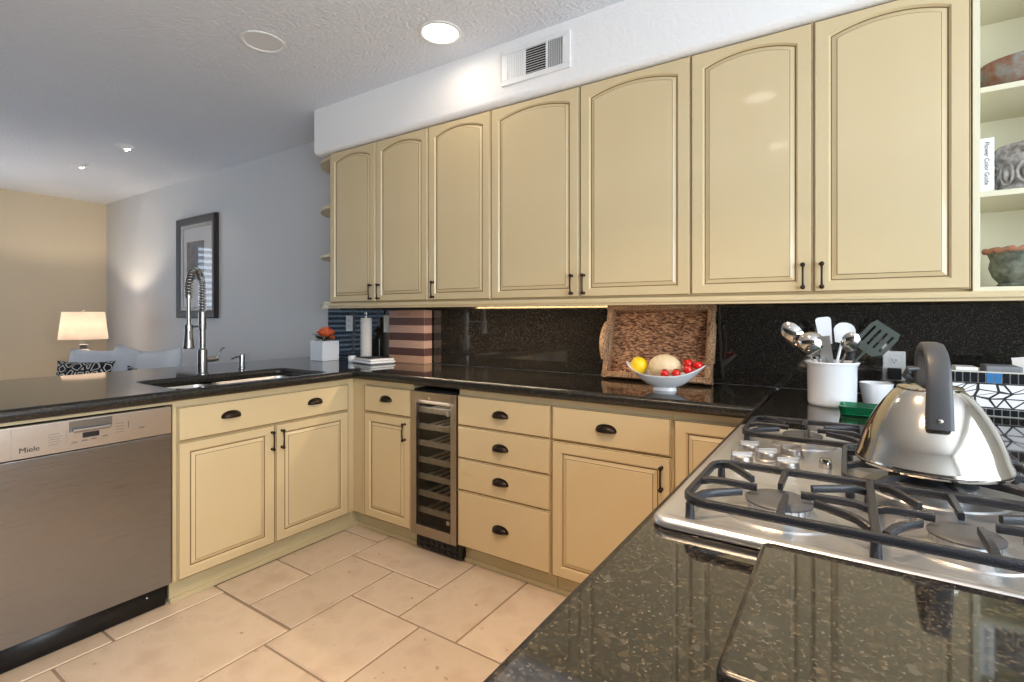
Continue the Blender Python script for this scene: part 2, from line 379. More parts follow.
# ------------------------------------------------------------------ room shell
LW, RW, BW, FW, CZ = -7.65, 2.2, 2.50, -3.3, 2.60   # left, right, back, front walls and ceiling
def floor():
    b = MB(); b.box(LW, RW, FW, BW, -0.06, -0.004, 1)
    T = [(-2.31, -1.82, .60, 1.185), (-2.40, -2.12, 1.19, 1.49), (-2.40, -2.12, 1.49, 1.905), (-2.12, -1.82, 1.19, 1.73),
         (-2.12, -1.53, 1.73, 2.02), (-2.42, -2.12, 1.905, 2.02), (-1.82, -1.53, 1.48, 1.73), (-1.82, -1.41, 1.08, 1.48), (-1.53, -1.23, 1.48, 2.02),
         (-1.23, -.90, 1.48, 2.02), (-1.41, -.90, .78, 1.48), (-1.82, -1.41, .50, 1.08), (-2.45, -2.31, .78, 1.19), (-2.45, -2.31, .30, .78),
         (-2.31, -1.82, .10, .60), (-1.82, -1.41, .10, .50), (-1.41, -.90, .10, .78), (-.90, -.26, 1.3, 2.02), (-.90, -.26, .7, 1.3), (-.90, -.26, .10, .7)]
    g = 0.0042
    def tile(x0, x1, y0, y1):
        x0 += g; x1 -= g; y0 += g; y1 -= g; e = 0.004
        b.loft([[(x0, y0, -0.008), (x1, y0, -0.008), (x1, y1, -0.008), (x0, y1, -0.008)], [(x0, y0, -e), (x1, y0, -e), (x1, y1, -e), (x0, y1, -e)],
                [(x0 + e, y0 + e, 0), (x1 - e, y0 + e, 0), (x1 - e, y1 - e, 0), (x0 + e, y1 - e, 0)]], 0)
    for t in T: tile(*t)
    y = FW; row = 0
    while y < BW - 0.05:
        x = LW - (0.3 if row % 2 else 0)
        while x < RW:
            a0, a1, c0, c1 = max(x, LW), min(x + .6, RW), y, min(y + .4, BW)
            if a1 - a0 > .02 and not (a1 > -2.45 and a0 < -.26 and c1 > .10 and c0 < 2.02): tile(a0, a1, c0, c1)
            elif a1 - a0 > .02:
                for (p0, p1, q0, q1) in ((a0, min(a1, -2.45), c0, c1), (max(a0, -.26), a1, c0, c1), (max(a0, -2.45), min(a1, -.26), c0, min(c1, .10)), (max(a0, -2.45), min(a1, -.26), max(c0, 2.02), c1)):
                    if p1 - p0 > .02 and q1 - q0 > .02: tile(p0, p1, q0, q1)
            x += .6
        y += .4; row += 1
    return struct(b.build('floor', [M['tile'], M['floorgrout']]))
floor()
def wall_with_holes(name, axis, c0, c1, a0, a1, holes, m):
    """axis 'x': wall thickness along x (c0..c1), running a0..a1 in y; holes = [(lo, hi, z0, z1)]"""
    b = MB(); cuts = sorted(set([a0, a1] + [h[0] for h in holes] + [h[1] for h in holes]))
    for p, q in zip(cuts, cuts[1:]):
        hs = [h for h in holes if h[0] <= p and h[1] >= q]
        segs = [(0, CZ)] if not hs else [(0, hs[0][2]), (hs[0][3], CZ)]
        for z0, z1 in segs:
            if z1 - z0 < .01: continue
            if axis == 'x': b.box(c0, c1, p, q, z0, z1)
            else: b.box(p, q, c0, c1, z0, z1)
    return struct(b.build(name, m))
struct(MB().box(LW - .15, RW + .15, FW - .15, BW + .15, CZ, CZ + .08).build('ceiling', M['ceiling']))
struct(MB().box(LW - .15, RW + .15, BW, BW + .12, 0, CZ).build('wall_back', M['wall']))
wall_with_holes('wall_left', 'x', LW - .12, LW, FW, BW, [(-.55, 1.42, .35, 2.25), (-2.62, -.72, .35, 2.25)], M['lamplit_wall'])
wall_with_holes('wall_right', 'x', RW, RW + .1, FW, BW, [(-2.5, 1.4, .55, 2.35)], M['wall'])
wall_with_holes('wall_front', 'y', FW - .1, FW, LW, RW, [], M['dim_room_wall'])
def window(n, axis, c, lo, hi, z0, z1, nb, inward=1):
    b = MB(); w = .06; t = .05
    def bx(a0, a1, q0, q1, d0=0, d1=t):
        if axis == 'x': b.box(min(c, c + inward * d1), max(c, c + inward * d1), a0, a1, q0, q1)
        else: b.box(a0, a1, min(c, c + inward * d1), max(c, c + inward * d1), q0, q1)
    bx(lo, hi, z0, z0 + w); bx(lo, hi, z1 - w, z1)
    for i in range(nb + 1):
        a = lo + (hi - lo - w) * i / nb; bx(a, a + w, z0 + w, z1 - w)
    return struct(b.build('window_%d' % n, M['white'], bevel=(.006, 2)))
def louvers(n, lo, hi, nb, tilt, slat):
    wl = window(n, 'x', LW - .10, lo, hi, .35, 2.25, nb)
    b = MB(); w = .06
    for i in range(nb):
        a0 = lo + (hi - lo - w) * i / nb + w + .004; a1 = lo + (hi - lo - w) * (i + 1) / nb - .004
        z = .46
        while z < 2.17:
            k = len(b.v); b.box(-.044, .044, a0, a1, -.005, .005)
            b.xf(Matrix.Translation((LW - .075, 0, z)) @ Matrix.Rotation(radians(tilt), 4, 'Y'), k); z += .088
    b.build('shutter_louvers', slat, wl)
louvers(1, -.55, 1.42, 3, -20, M['white'])
louvers(3, -2.62, -.72, 3, -50, mat('navy_reflection_slat', lin(46, 66, 92), .5))  # unseen slats coloured navy to darken their reflection in the backsplash
window(2, 'x', RW + .02, -2.5, 1.4, .55, 2.35, 4)
# soffit above the wall cabinets, bottom edge rounded
def soffit():
    b = MB(); y0, z0, z1, r = 2.122, 2.302, CZ, .03
    prof = [(BW, z0)] + [(y0 + r - r * sin(a), z0 + r - r * cos(a)) for a in [pi / 2 * i / 6 for i in range(7)]] + [(y0, z1), (BW, z1)]
    b.loft([[(x, y, z) for y, z in prof] for x in (-2.985, RW)])
    return struct(b.build('ceiling_soffit', M['soffit']))
soffit()
struct(MB().box(-3.06, -2.985, .36, BW - .002, 0, .868).build('wall_peninsula', M['wall']))
struct(MB().box(LW, -3.06, BW - .015, BW, 0, .10).build('baseboard_back', M['white'], bevel=(.005, 2)))
struct(MB().box(LW, LW + .015, FW, BW - .015, 0, .10).build('baseboard_left', M['white'], bevel=(.005, 2)))

# ------------------------------------------------------------------ worktops
CT = .915
def rect(x0, x1, y0, y1): return [(x0, y0), (x1, y0), (x1, y1), (x0, y1)]
SINK = (-2.80, -2.385, 1.03, 1.77)
tag(slab('granite_worktop', [(-2.32, .33), (-2.32, 1.898), (-.252, 1.898), (-.252, 2.481), (-3.42, 2.481), (-3.42, .33)], [[p[:2] for p in rrect(*SINK, .05)]], .870, CT, .018, M['granite']),
    'black speckled granite worktop running round the sink peninsula and the back wall', 'worktop')
tag(slab('granite_worktop', [(-.2685, .10), (.80, .10), (.80, 2.481), (-.250, 2.481), (-.250, 1.896), (-.2685, 1.896)], [rect(-.215, .255, .775, 1.495)], .870, CT, .015, M['granite']),
    'black speckled granite worktop in the foreground holding the gas cooktop', 'worktop')
tag(MB().box(-3.326, .80, 2.483, BW - .002, CT, 1.298).build('granite_backsplash', M['granite'], bevel=(.002, 1)), 'polished black granite backsplash under the wall cabinets', 'backsplash')
tag(slab('granite_board', [p[:2] for p in rrect(-.092, .40, .442, .732, .012)], [], CT, .937, .006, M['granite']), 'loose dark granite slab lying on the worktop against the near edge of the cooktop', 'granite slab')

# ------------------------------------------------------------------ cabinet kit (local: x to the right, y into the wall, z up, front at y=0)
DT = .020
def door_mb(w, h, fr=.047, frz=.036, rise=0.0, drop=.0):
    """raised-panel door, local 0..w x 0..h, back at y=0, face at y=-DT"""
    b = MB(); N = 14
    x0, x1, z0 = fr, w - fr, frz; zp = h - .030 if rise else h - frz   # crown of the opening
    zs = zp - rise
    hw = (x1 - x0) / 2; cx = w / 2
    R = (hw * hw + rise * rise) / (2 * rise) if rise else None; cz = zp - R if rise else None
    def loop(d, y):
        a0, a1 = x0 + d, x1 - d; pts = [(a0, y, z0 + d), (a1, y, z0 + d)]
        for i in range(N + 1):
            x = a1 + (a0 - a1) * i / N
            z = (cz + sqrt(max((R - d) ** 2 - (x - cx) ** 2, 0))) if rise else zp - d
            pts.append((x, y, z))
        return pts
    def outer(d, y):
        pts = [(d, y, d), (w - d, y, d)]
        for i in range(N + 1):
            x = (w - d) + (2 * d - w) * i / N
            if 0 < i < N: x = x1 + (x0 - x1) * i / N
            pts.append((x, y, h - d))
        return pts
    L = [outer(0, 0), outer(0, -DT + .005), outer(.002, -DT + .002), outer(.0045, -DT + .0022), outer(.0065, -DT),
         loop(0, -DT), loop(.003, -DT + .004), loop(.006, -DT + .0075), loop(.010, -DT + .0085), loop(.024, -DT + .003), loop(.0260, -DT + .0012), loop(.030, -DT + .0005)]
    b.loft(L, ms=[0, 0, 1, 0, 0, 0, 0, 1, 0, 1, 0])
    return b
def front_mb(w, h):
    b = MB()
    o = lambda d, y: [(d, y, d), (w - d, y, d), (w - d, y, h - d), (d, y, h - d)]
    b.loft([o(0, 0), o(0, -DT + .005), o(.002, -DT + .002), o(.0045, -DT + .0022), o(.0075, -DT)], ms=[0, 0, 1, 0])
    return b
def cup_pull(parent, x, z, y=-DT):
    b = MB(); W_, H_, D_ = .042, .026, .024; n = 12
    rings = []
    for i in range(n + 1):                      # meridians left to right, half dome open below
        a = pi * i / n; ca, sa = cos(a), sin(a)
        rings.append([(-W_ * ca, -D_ * sa * sin(pi / 2 * j / 6), H_ * (sa ** .8) * cos(pi / 2 * j / 6)) for j in range(7)])
    b.loft(rings, closed=False, cap0=False, cap1=False)
    b.tube([(-(W_ + .002) * cos(pi * k / 14), -.001, (H_ + .002) * sin(pi * k / 14) ** .8) for k in range(15)], .0020, 6)
    b.tube([(-W_ * cos(pi * i / 10), -D_ * sin(pi * i / 10), 0) for i in range(11)], .0022, 6)
    o = b.build('cup_handle', M['bronze'], parent, 60, loc=(x, y, z - .010))
    so = o.modifiers.new('wall', 'SOLIDIFY'); so.thickness = .0018; o['label'] = 'dark bronze cup pull'
    return o
def bar_pull(parent, x, z, y=-DT, L=.082):
    b = MB(); h = L / 2
    b.tube([(0, -.019, -h * .93), (0, -.0215, -h * .5), (0, -.0225, 0), (0, -.0215, h * .5), (0, -.019, h * .93)], [.0042, .0036, .0034, .0036, .0042], 8)
    for s in (-1, 1):
        b.tube([(0, .0005, s * h), (0, -.006, s * h), (0, -.014, s * h), (0, -.018, s * h)], [.0072, .0050, .0055, .006], 10); b.ball((0, -.0195, s * h), .0085, .0075, .0085, 12, 8)
    o = b.build('bar_handle', M['bronze'], parent, 50, loc=(x, y, z)); o['label'] = 'dark bronze bar pull'
    return o
CM = lambda: [M['cream'], M['glaze']]
def add_door(root, x0, x1, z0, z1, rise=0, hx=None, hz=None, fr=.047, frz=.036):
    d = door_mb(x1 - x0, z1 - z0, fr, frz, rise).build('door', CM(), root, 25, loc=(x0, 0, z0))
    if hx is not None: bar_pull(d, hx - x0, hz - z0)
    return d
def add_drawer(root, x0, x1, z0, z1, pulls):
    d = front_mb(x1 - x0, z1 - z0).build('drawer', CM(), root, 25, loc=(x0, 0, z0))
    for hx, hz in pulls: cup_pull(d, hx - x0, hz - z0)
    return d
def toe(root, x0, x1, rec=.048, z=.102, ret=False):
    b = MB()
    if ret: b.box(-.026, -.008, 0, rec, 0, z); b.box(-.008, .002, 0, rec, 0, .022)
    b.box(x0, x1, rec, rec + .018, 0, z); b.box(x0, x1, rec - .010, rec + .002, 0, .022)
    b.build('toe_kick', M['toe'], root, bevel=(.003, 2))

# --- wall cabinets, front frame plane y = 2.168
UY, UZ0, UZ1 = 2.168, 1.312, 2.298
def upper(x0, x1, label, doors, group='cream wall cabinets with arched doors'):
    r = thing('wall_cabinet', label, 'wall cabinet', (x0, UY, UZ0 - .012), 0, group); w = x1 - x0
    MB().box(0, w, 0, BW - UY - .002, 0, UZ1 - UZ0 + .012).build('cabinet_body', M['cream'], r)
    b = MB(); prof = [(.016, 0), (-.022, 0), (-.030, -.008), (-.030, -.018), (-.024, -.024), (-.024, -.030), (.0, -.032), (.016, -.030)]
    b.loft([[(x, y, z + .004) for y, z in prof] for x in (0, w)]); b.build('light_rail', M['cream'], r)
    for (a, c, hx) in doors:
        add_door(r, a - x0 + .0018, c - x0 - .0018, .012, UZ1 - UZ0 + .010, .034, hx - x0, 1.372 - UZ0 + .012)
    return r
upper(-2.860, -1.986, 'two-door cream wall cabinet above the paper towel, beside the rounded end shelves', [(-2.86, -2.42, -2.458), (-2.42, -1.986, -2.386)])
upper(-1.986, -1.549, 'narrow single-door cream wall cabinet, third arched door from the left end', [(-1.986, -1.549, -1.944)])
upper(-1.549, -.538, 'wide two-door cream wall cabinet above the woven tray', [(-1.549, -1.04, -1.078), (-1.04, -.538, -1.016)])
upper(-.538, .332, 'two-door cream wall cabinet above the utensil crock and kettle', [(-.538, -.104, -.135), (-.104, .330, -.076)])
# open shelf unit at the right
r = thing('open_shelf_cabinet', 'open cream shelf unit right of the arched doors holding a book and stone pots', 'shelf unit', (.332, UY - .02, UZ0 - .012))
b = MB(); w = .47; D = BW - UY + .018; H = UZ1 - UZ0 + .012
b.box(0, .018, 0, D, 0, H); b.box(w - .018, w, 0, D, 0, H); b.box(.018, w - .018, D - .01, D, 0, H); b.box(.018, w - .018, 0, D - .01, H - .018, H)
b.build('shelf_case', M['shelf_pale'], r, bevel=(.0015, 1))
SHZ = (UZ0 - .012 + .0, 1.600, 1.928)
for z in SHZ: MB().box(.018, w - .018, .004, D - .01, z - UZ0 + .012, z - UZ0 + .030).build('shelf', M['shelf_pale'], r, bevel=(.002, 2))
b = MB(); b.loft([[(x, y + .02, z + .004) for y, z in [(.016, 0), (-.022, 0), (-.030, -.008), (-.030, -.018), (-.024, -.024), (-.024, -.030), (.0, -.032), (.016, -.030)]] for x in (0, w)]); b.build('light_rail', M['cream'], r)
# rounded end shelves
r = thing('corner_end_shelf', 'quarter-round cream open shelves at the far left end of the wall cabinets', 'shelf unit', (-2.861, BW - .002, UZ0 - .012))
for z in (0, .318, .640, .965):
    rad = .338
    pts = [(0, 0)] + [(-rad * cos(a), -rad * sin(a)) for a in [pi / 2 * i / 16 for i in range(17)]]
    b = MB(); b.loft([[(x, y, z) for x, y in pts], [(x, y, z + .02) for x, y in pts]]); b.build('shelf', M['cream'], r, bevel=(.002, 2))
b = MB(); AR = [.055 + (pi / 2 - .055) * i / 16 for i in range(17)]; pts = [(-.342 * cos(a), -.342 * sin(a)) for a in AR]; pin = [(-.318 * cos(a), -.318 * sin(a)) for a in AR]
b.loft([[(x, y, -.028) for x, y in pts + pin[::-1]], [(x, y, -.001) for x, y in pts + pin[::-1]]]); b.build('light_rail', M['cream'], r)
b = MB(); b.box(-.012, 0, -.335, 0, .02, .965); b.build('side_panel', M['cream'], r)

# --- base cabinets, back run (front frame y = 1.951)
BY = 1.951
def base(x0, x1, label, name='base_cabinet', rz=0, at=None, depth=.54, group='cream base cabinets', z1=.868):
    r = thing(name, label, 'base cabinet', at if at else (x0, BY, 0), rz, group)
    MB().box(0, x1 - x0, 0, depth, .100, z1).build('cabinet_body', M['cream'], r)
    return r
def bz(r, x0, x1): toe(r, 0, x1 - x0)
r = base(-2.400, -1.906, 'narrow cream base cabinet in the inside corner left of the wine cooler'); toe(r, -.018, .494, ret=True)
add_drawer(r, .132, .490, .692, .8376, [(.310, .772)]); add_door(r, .132, .490, .1033, .686, 0, .453, .612, .044, .044)
r = base(-1.593, -1.0725, 'cream base cabinet with a stack of four drawers beside the wine cooler'); toe(r, 0, .52)
for z0, z1, hz in ((.692, .8376, .766), (.534, .6885, .613), (.378, .5305, .456), (.1033, .3745, .238)): add_drawer(r, .001, .516, z0, z1, [(.257, hz)])
r = base(-1.0715, -.551, 'cream base cabinet with one wide drawer over one door, right of the drawer stack'); toe(r, 0, .52)
add_drawer(r, .004, .516, .692, .8376, [(.256, .767)]); add_door(r, .004, .516, .1033, .686, 0, .482, .607, .044, .044)
r = base(-.550, -.300, 'cream corner base cabinet with a full-height door beside the cooktop worktop'); toe(r, 0, .245)
add_door(r, .006, .246, .1033, .8376, 0, None, None, .044, .044)
# sink cabinet (peninsula, faces +x) and end panel
PX = -2.378
r = base(0, .943, 'cream sink base cabinet under the faucet beside the dishwasher', rz=pi / 2, at=(PX, 1.006, 0), depth=.60, group='cream base cabinets')
for c in list(r.children): bpy.data.objects.remove(c)
MB().box(0, .943, 0, .018, .100, .868).build('cabinet_body', M['cream'], r)
b = MB(); b.box(0, .018, .018, .60, .1, .868); b.box(.925, .943, .018, .60, .1, .868); b.box(.018, .925, .018, .60, .1, .118); b.box(.018, .925, .585, .60, .118, .868)
b.build('carcass', M['cream'], r)
toe(r, 0, .945, .03)
d = add_drawer(r, .014, .894, .692, .8376, [(.235, .773), (.676, .770)])
add_door(r, .014, .4505, .1033, .686, 0, .432, .612, .044, .040); add_door(r, .4545, .894, .1033, .686, 0, .484, .612, .044, .040)
r = thing('end_panel', 'cream panel closing the open end of the peninsula beside the dishwasher', 'end panel', (PX, .345, 0), pi / 2)
MB().box(0, .045, 0, .60, 0, .868).build('panel_board', M['cream'], r, bevel=(.003, 2))
MB().box(.045, .661, 0, .018, .853, .868).build('top_rail', M['cream'], r)
# cabinets under the cooktop worktop, facing the aisle
r = base(0, 1.64, 'cream base cabinet run below the gas cooktop, seen edge-on', rz=-pi / 2, at=(-.245, 1.945, 0), depth=.58, group='cream base cabinets', z1=.85)
toe(r, 0, 1.64)
for i in range(3): add_door(r, .02 + .54 * i, .54 + .54 * i, .1033, .84, 0, .08 + .54 * i, .74, .044)

# ------------------------------------------------------------------ dishwasher
r = thing('dishwasher', 'stainless steel dishwasher with a white control strip in the peninsula', 'dishwasher', (PX + .001, .395, 0), pi / 2)
w = .598
MB().box(.004, w - .004, .004, .58, .112, .846).build('tub_body', M['dark'], r)
b = MB(); b.box(0, w, -.021, .004, .108, .733); b.build('door', M['steel_v'], r, bevel=(.003, 2))
b = MB(); b.box(0, w, -.021, .004, .736, .848); p = b.build('control_panel', steel('panel_steel', 0, .3, lin(214, 210, 206)), r, bevel=(.003, 2))
b = MB(); b.box(.262, .392, -.0235, -.0205, .802, .842, 1); b.build('handle_recess', [M['nickel'], mat('recess_steel', lin(150, 150, 150), .3, 1)], p)
b = MB(); b.tube([(.272, -.030, .808), (.384, -.030, .808)], .0085, 12); b.box(.272, .384, -.030, -.02, .808, .814); b.build('pull_lip', M['nickel'], p)
MB().box(.302, .352, -.0225, -.0205, .776, .795).build('display', M['blackp'], p)
for i, (x, z) in enumerate(((.268, .764), (.298, .766), (.326, .768), (.360, .771), (.482, .780))):
    MB().box(x, x + .018, -.0235, -.0205, z - .003, z + .003).build('button', M['nickel'], p, bevel=(.001, 1))
PG = mat('print_grey', lin(120, 120, 120), .5)
for i in range(5): MB().box(.205, .236 + .006 * (i % 2), -.0217, -.0205, .768 + .009 * i, .7698 + .009 * i).build('programme_mark', PG, p)
for i in range(4): MB().box(.404, .432, -.0217, -.0205, .776 + .011 * i, .7777 + .011 * i).build('programme_mark', PG, p)
MB().box(.444, .446, -.0217, -.0205, .788, .814).build('programme_mark', M['navyink'], p)
for i in range(6): MB().box(.254, .257, -.0217, -.0205, .768 + .0075 * i, .7708 + .0075 * i).build('programme_mark', PG, p)
for q_ in (0, .0007): text('Miele', .025, M['navyink'], p, (.128 + q_, -.0212 - q_ * .1, .757), (pi / 2, 0, 0))
b = MB(); b.box(.108, .110, -.0217, -.0205, .745, .842); b.box(.110, .44, -.0217, -.0205, .745, .7457); b.build('panel_line', mat('line_grey', lin(160, 160, 160), .5), p)
b = MB(); b.box(.0, w, .035, .05, .004, .104); b.lathe([(.004, 0), (.004, .004)], 10, (0, 0, 0)); b.build('kick_plate', M['blackp'], r)
b = MB(); b.ball((.53, .034, .062), .005, .004, .005, 10, 6); b.build('screw', M['chrome'], r)

# ------------------------------------------------------------------ wine cooler
r = thing('wine_cooler', 'slim stainless glass-door wine cooler between the cream base cabinets', 'wine cooler', (-1.900, BY - .026, 0)); w = .304
b = MB(); b.box(0, .012, .03, .54, .1, .845); b.box(w - .012, w, .03, .54, .1, .845); b.box(.012, w - .012, .52, .54, .1, .845); b.box(.012, w - .012, .03, .52, .1, .115); b.box(.012, w - .012, .03, .52, .83, .845)
b.build('cabinet_shell', M['dark'], r)
b = MB(); b.box(0, .036, 0, .028, .098, .838); b.box(w - .036, w, 0, .028, .098, .838); b.box(.036, w - .036, 0, .028, .098, .150); b.box(.036, w - .036, 0, .028, .776, .838)
d = b.build('door', M['steel_door'], r, bevel=(.003, 2))
MB().box(.036, w - .036, .010, .014, .150, .776).build('glass_pane', M['smoked'], d)
b = MB(); b.lathe([(.0, -.004), (.006, -.004), (.006, 0)], 14); b.xf(Matrix.Translation((w / 2 - .02, 0, .807)) @ Matrix.Rotation(pi / 2, 4, 'X') @ Matrix.Scale(-1, 4, (0, 0, 1))); b.build('lock', M['chrome'], d)
for z in (.735, .195):
    b = MB(); b.lathe([(.0, 0), (.011, 0), (.012, .002), (.009, .003), (0, .003)], 18); b.xf(Matrix.Translation((w - .058, .0098, z)) @ Matrix.Rotation(pi / 2, 4, 'X')); b.build('round_badge', M['nickel'], d)
for i in range(7):
    z = .195 + i * .0875; b = MB(); b.box(.014, w - .014, .045, .062, z, z + .026); 
    for k in range(5): b.box(.03 + k * .055, .045 + k * .055, .062, .48, z + .006, z + .014)
    s_ = b.build('wine_shelf', [M['oakslat']], r); 
d2 = bpy.data.lights.new('cooler_fill_lamp', 'AREA'); d2.size = .2; d2.energy = .55; d2.color = (1, .95, .88); l_ = bpy.data.objects.new('cooler_fill_lamp', d2); COL.objects.link(l_); l_.parent = r; l_.location = (w / 2, .03, .80); l_.rotation_euler = (radians(12), 0, 0)  # unseen fill light added to brighten the cooler shelves
MB().box(.05, w - .06, .06, .075, .770, .776).build('display', M['led_blue'], r)
b = MB(); b.box(.0, w, .045, .07, .012, .096)
for i in range(3):
    for k in range(7): b.box(.02 + k * .039, .045 + k * .039, .040, .046, .022 + i * .024, .036 + i * .024)
b.build('kick_grille', M['blackp'], r)

# ------------------------------------------------------------------ sink, faucet, soap dispenser
r = thing('kitchen_sink', 'double-bowl stainless undermount sink set in the peninsula', 'sink', (0, 0, 0))
def bowl(x0, x1, y0, y1, depth):
    b = MB(); zt = .8695
    rings = [rrect(x0 - .012, x1 + .012, y0 - .012, y1 + .012, .06, zt), rrect(x0, x1, y0, y1, .05, zt), rrect(x0 + .004, x1 - .004, y0 + .004, y1 - .004, .05, zt - .02), rrect(x0 + .012, x1 - .012, y0 + .012, y1 - .012, .05, zt - depth + .05),
             rrect(x0 + .025, x1 - .025, y0 + .025, y1 - .025, .05, zt - depth + .012), rrect(x0 + .06, x1 - .06, y0 + .06, y1 - .06, .045, zt - depth)]
    b.loft(rings, cap0=False); o = b.build('bowl', M['chrome_s'], r, 60)
    so = o.modifiers.new('wall', 'SOLIDIFY'); so.thickness = .0015; so.offset = 1
    b = MB(); cx, cy = (x0 + x1) / 2, (y0 + y1) / 2; b.lathe([(.045, 0), (.043, .003), (.03, .002), (.022, -.001 + .002), (0, .0015)], 24, (cx, cy, zt - depth)); b.build('drain', M['nickel'], o)
M['chrome_s'] = mat('sink_steel', lin(226, 222, 218), 0.3, .85)
bowl(-2.808, -2.378, 1.022, 1.330, .17); bowl(-2.808, -2.378, 1.358, 1.778, .20)
fx, fy = -2.868, 1.357
r = thing('kitchen_faucet', 'tall brushed nickel spring faucet at the sink', 'faucet', (fx, fy, CT))
b = MB(); b.lathe([(.030, 0), (.030, .004), (.0245, .008), (.0235, .115), (.0225, .128), (.0165, .134), (.0150, .138), (.0150, .235), (.0185, .238), (.0185, .330), (.014, .334), (.012, .340), (0, .340)], 24); b.build('body', M['nickel'], r)
# lever
b = MB(); b.tube([(0, .018, .076), (.0, .062, .076)], .0145, 14); b.tube([(0, .055, .076), (0, .082, .076)], [.012, .010], 12); b.build('valve', M['nickel'], r)
b = MB(); b.tube([(0, .074, .080), (.004, .082, .108), (.012, .095, .130), (.022, .104, .137)], [.006, .0055, .005, .0045], 10); b.build('lever', M['nickel'], r)
dx, dy = .112, -.118; Ld = sqrt(dx * dx + dy * dy); ux, uy = dx / Ld, dy / Ld; ar = Ld / 2
path = []
for i in range(25):
    a = pi * i / 24; path.append((ux * (ar - ar * cos(a)), uy * (ar - ar * cos(a)), .440 + .105 * sin(a)))
path = [(0, 0, .338 + .017 * k) for k in range(6)] + path + [(dx, dy, .42), (dx, dy, .405)]
b = MB(); b.tube(path, .0085, 12); b.build('hose', mat('hose_dark', lin(60, 58, 58), .4, .5), r)
# spring coil around the hose
def coil(path, R, turns, rr, steps=14):
    P = [Vector(p) for p in path]; seg = [(P[i + 1] - P[i]).length for i in range(len(P) - 1)]; tot = sum(seg); out = []
    n = turns * steps; side = Vector((-uy, ux, 0))
    for k in range(n + 1):
        s_ = tot * k / n; i = 0
        while i < len(seg) - 1 and s_ > seg[i]: s_ -= seg[i]; i += 1
        t = (P[i + 1] - P[i]).normalized(); p = P[i] + t * s_; n2 = t.cross(side)
        a = 2 * pi * k / steps; out.append(p + side * (R * cos(a)) + n2 * (R * sin(a)))
    return out
b = MB(); b.tube(coil(path, .0150, 30, .0034), .0034, 6); b.build('spring', M['nickel'], r, 60)
b = MB(); b.lathe([(.0125, .398), (.0155, .398), (.0155, .412), (.0125, .412)], 18, (dx, dy, 0)); b.tube([(dx, dy, .40), (dx, dy, .262)], [.008, .0095], 12)
b.lathe([(.0, .268), (.015, .268), (.0175, .255), (.0185, .225), (.024, .160), (.0265, .150), (.025, .146), (0, .146)], 20, (dx, dy, 0)); b.box(dx + .016, dx + .026, dy - .006, dy + .006, .19, .235); b.build('spray_head', M['nickel'], r, 40)
b = MB(); b.tube([(0, 0, .255), (dx * .9, dy * .9, .255)], .0055, 10); b.lathe([(.0195, .246), (.0195, .264), (.015, .264), (.015, .246)], 18, (dx, dy, 0), cap0=False, cap1=False); b.build('support_arm', M['nickel'], r)
r = thing('soap_dispenser', 'small brushed nickel soap pump beside the faucet', 'soap dispenser', (-3.0, 1.64, CT))
b = MB(); b.lathe([(.022, 0), (.022, .004), (.017, .008), (.0165, .072), (.0150, .080), (0, .081)], 20); b.build('pump_body', M['nickel'], r)
b = MB(); b.tube([(0, 0, .068), (.03, -.05, .070), (.06, -.09, .062)], [.006, .005, .0042], 10); b.build('spout', M['nickel'], r)

# ------------------------------------------------------------------ cooktop
cx0, cx1, cy0, cy1 = -.246, .285, .745, 1.525
r = thing('gas_cooktop', 'stainless steel gas cooktop with black cast iron grates set in the foreground worktop', 'cooktop', (0, 0, CT))
b = MB(); q = lambda d, z: rrect(cx0 + d, cx1 - d, cy0 + d, cy1 - d, max(.024 - d * .5, .008), z, 6)
b.loft([q(.004, .0005), q(0, .004), q(0, .010), q(.003, .0145), q(.008, .016), q(.020, .016), q(.030, .0105), q(.036, .0095)])
b.build('steel_deck', M['steel_top'], r, 50)
def burner(bx, by, R):
    b = MB(); b.lathe([(R * 1.75, .0092), (R * 1.7, .012), (R * 1.25, .0125), (R * 1.0, .016), (R * .95, .018), (R * .97, .0275), (R * .9, .028), (0, .028)], 36, (bx, by, 0))
    for i in range(24):
        a = 2 * pi * i / 24; k = len(b.v); b.box(R * .93, R * .995, -.0018, .0018, .0185, .027); b.xf(Matrix.Translation((bx, by, 0)) @ Matrix.Rotation(a, 4, 'Z'), k)
    o = b.build('burner', M['alu'], r, 40)
    c = MB(); c.lathe([(R * .9, .0275), (R * 1.04, .0280), (R * 1.05, .0305), (R * .99, .0325), (R * .5, .0334), (0, .0335)], 36, (bx, by, 0)); c.build('burner_cap', M['cap'], o, 40)
burner(-.088, .878, .045); burner(.128, .872, .038); burner(-.088, 1.385, .040); burner(.132, 1.395, .045); burner(.122, 1.130, .058)
GZ = .0395   # bar centre height over the worktop
def fing(b, p0, p1, w=.0092, h=.0105, lift=.004):
    p0, p1 = Vector((p0[0], p0[1], GZ - .001)), Vector((p1[0], p1[1], GZ + lift)); mid = p0.lerp(p1, .45); mid.z = GZ + lift + .001
    b.bar([p0, p0.lerp(mid, .5) + Vector((0, 0, lift * .6)), mid, p1], [w * 1.15, w, w, w * .8], h)
def foot(b, x, y): b.lathe([(.007, .009), (.006, GZ - .004)], 10, (x, y, 0))
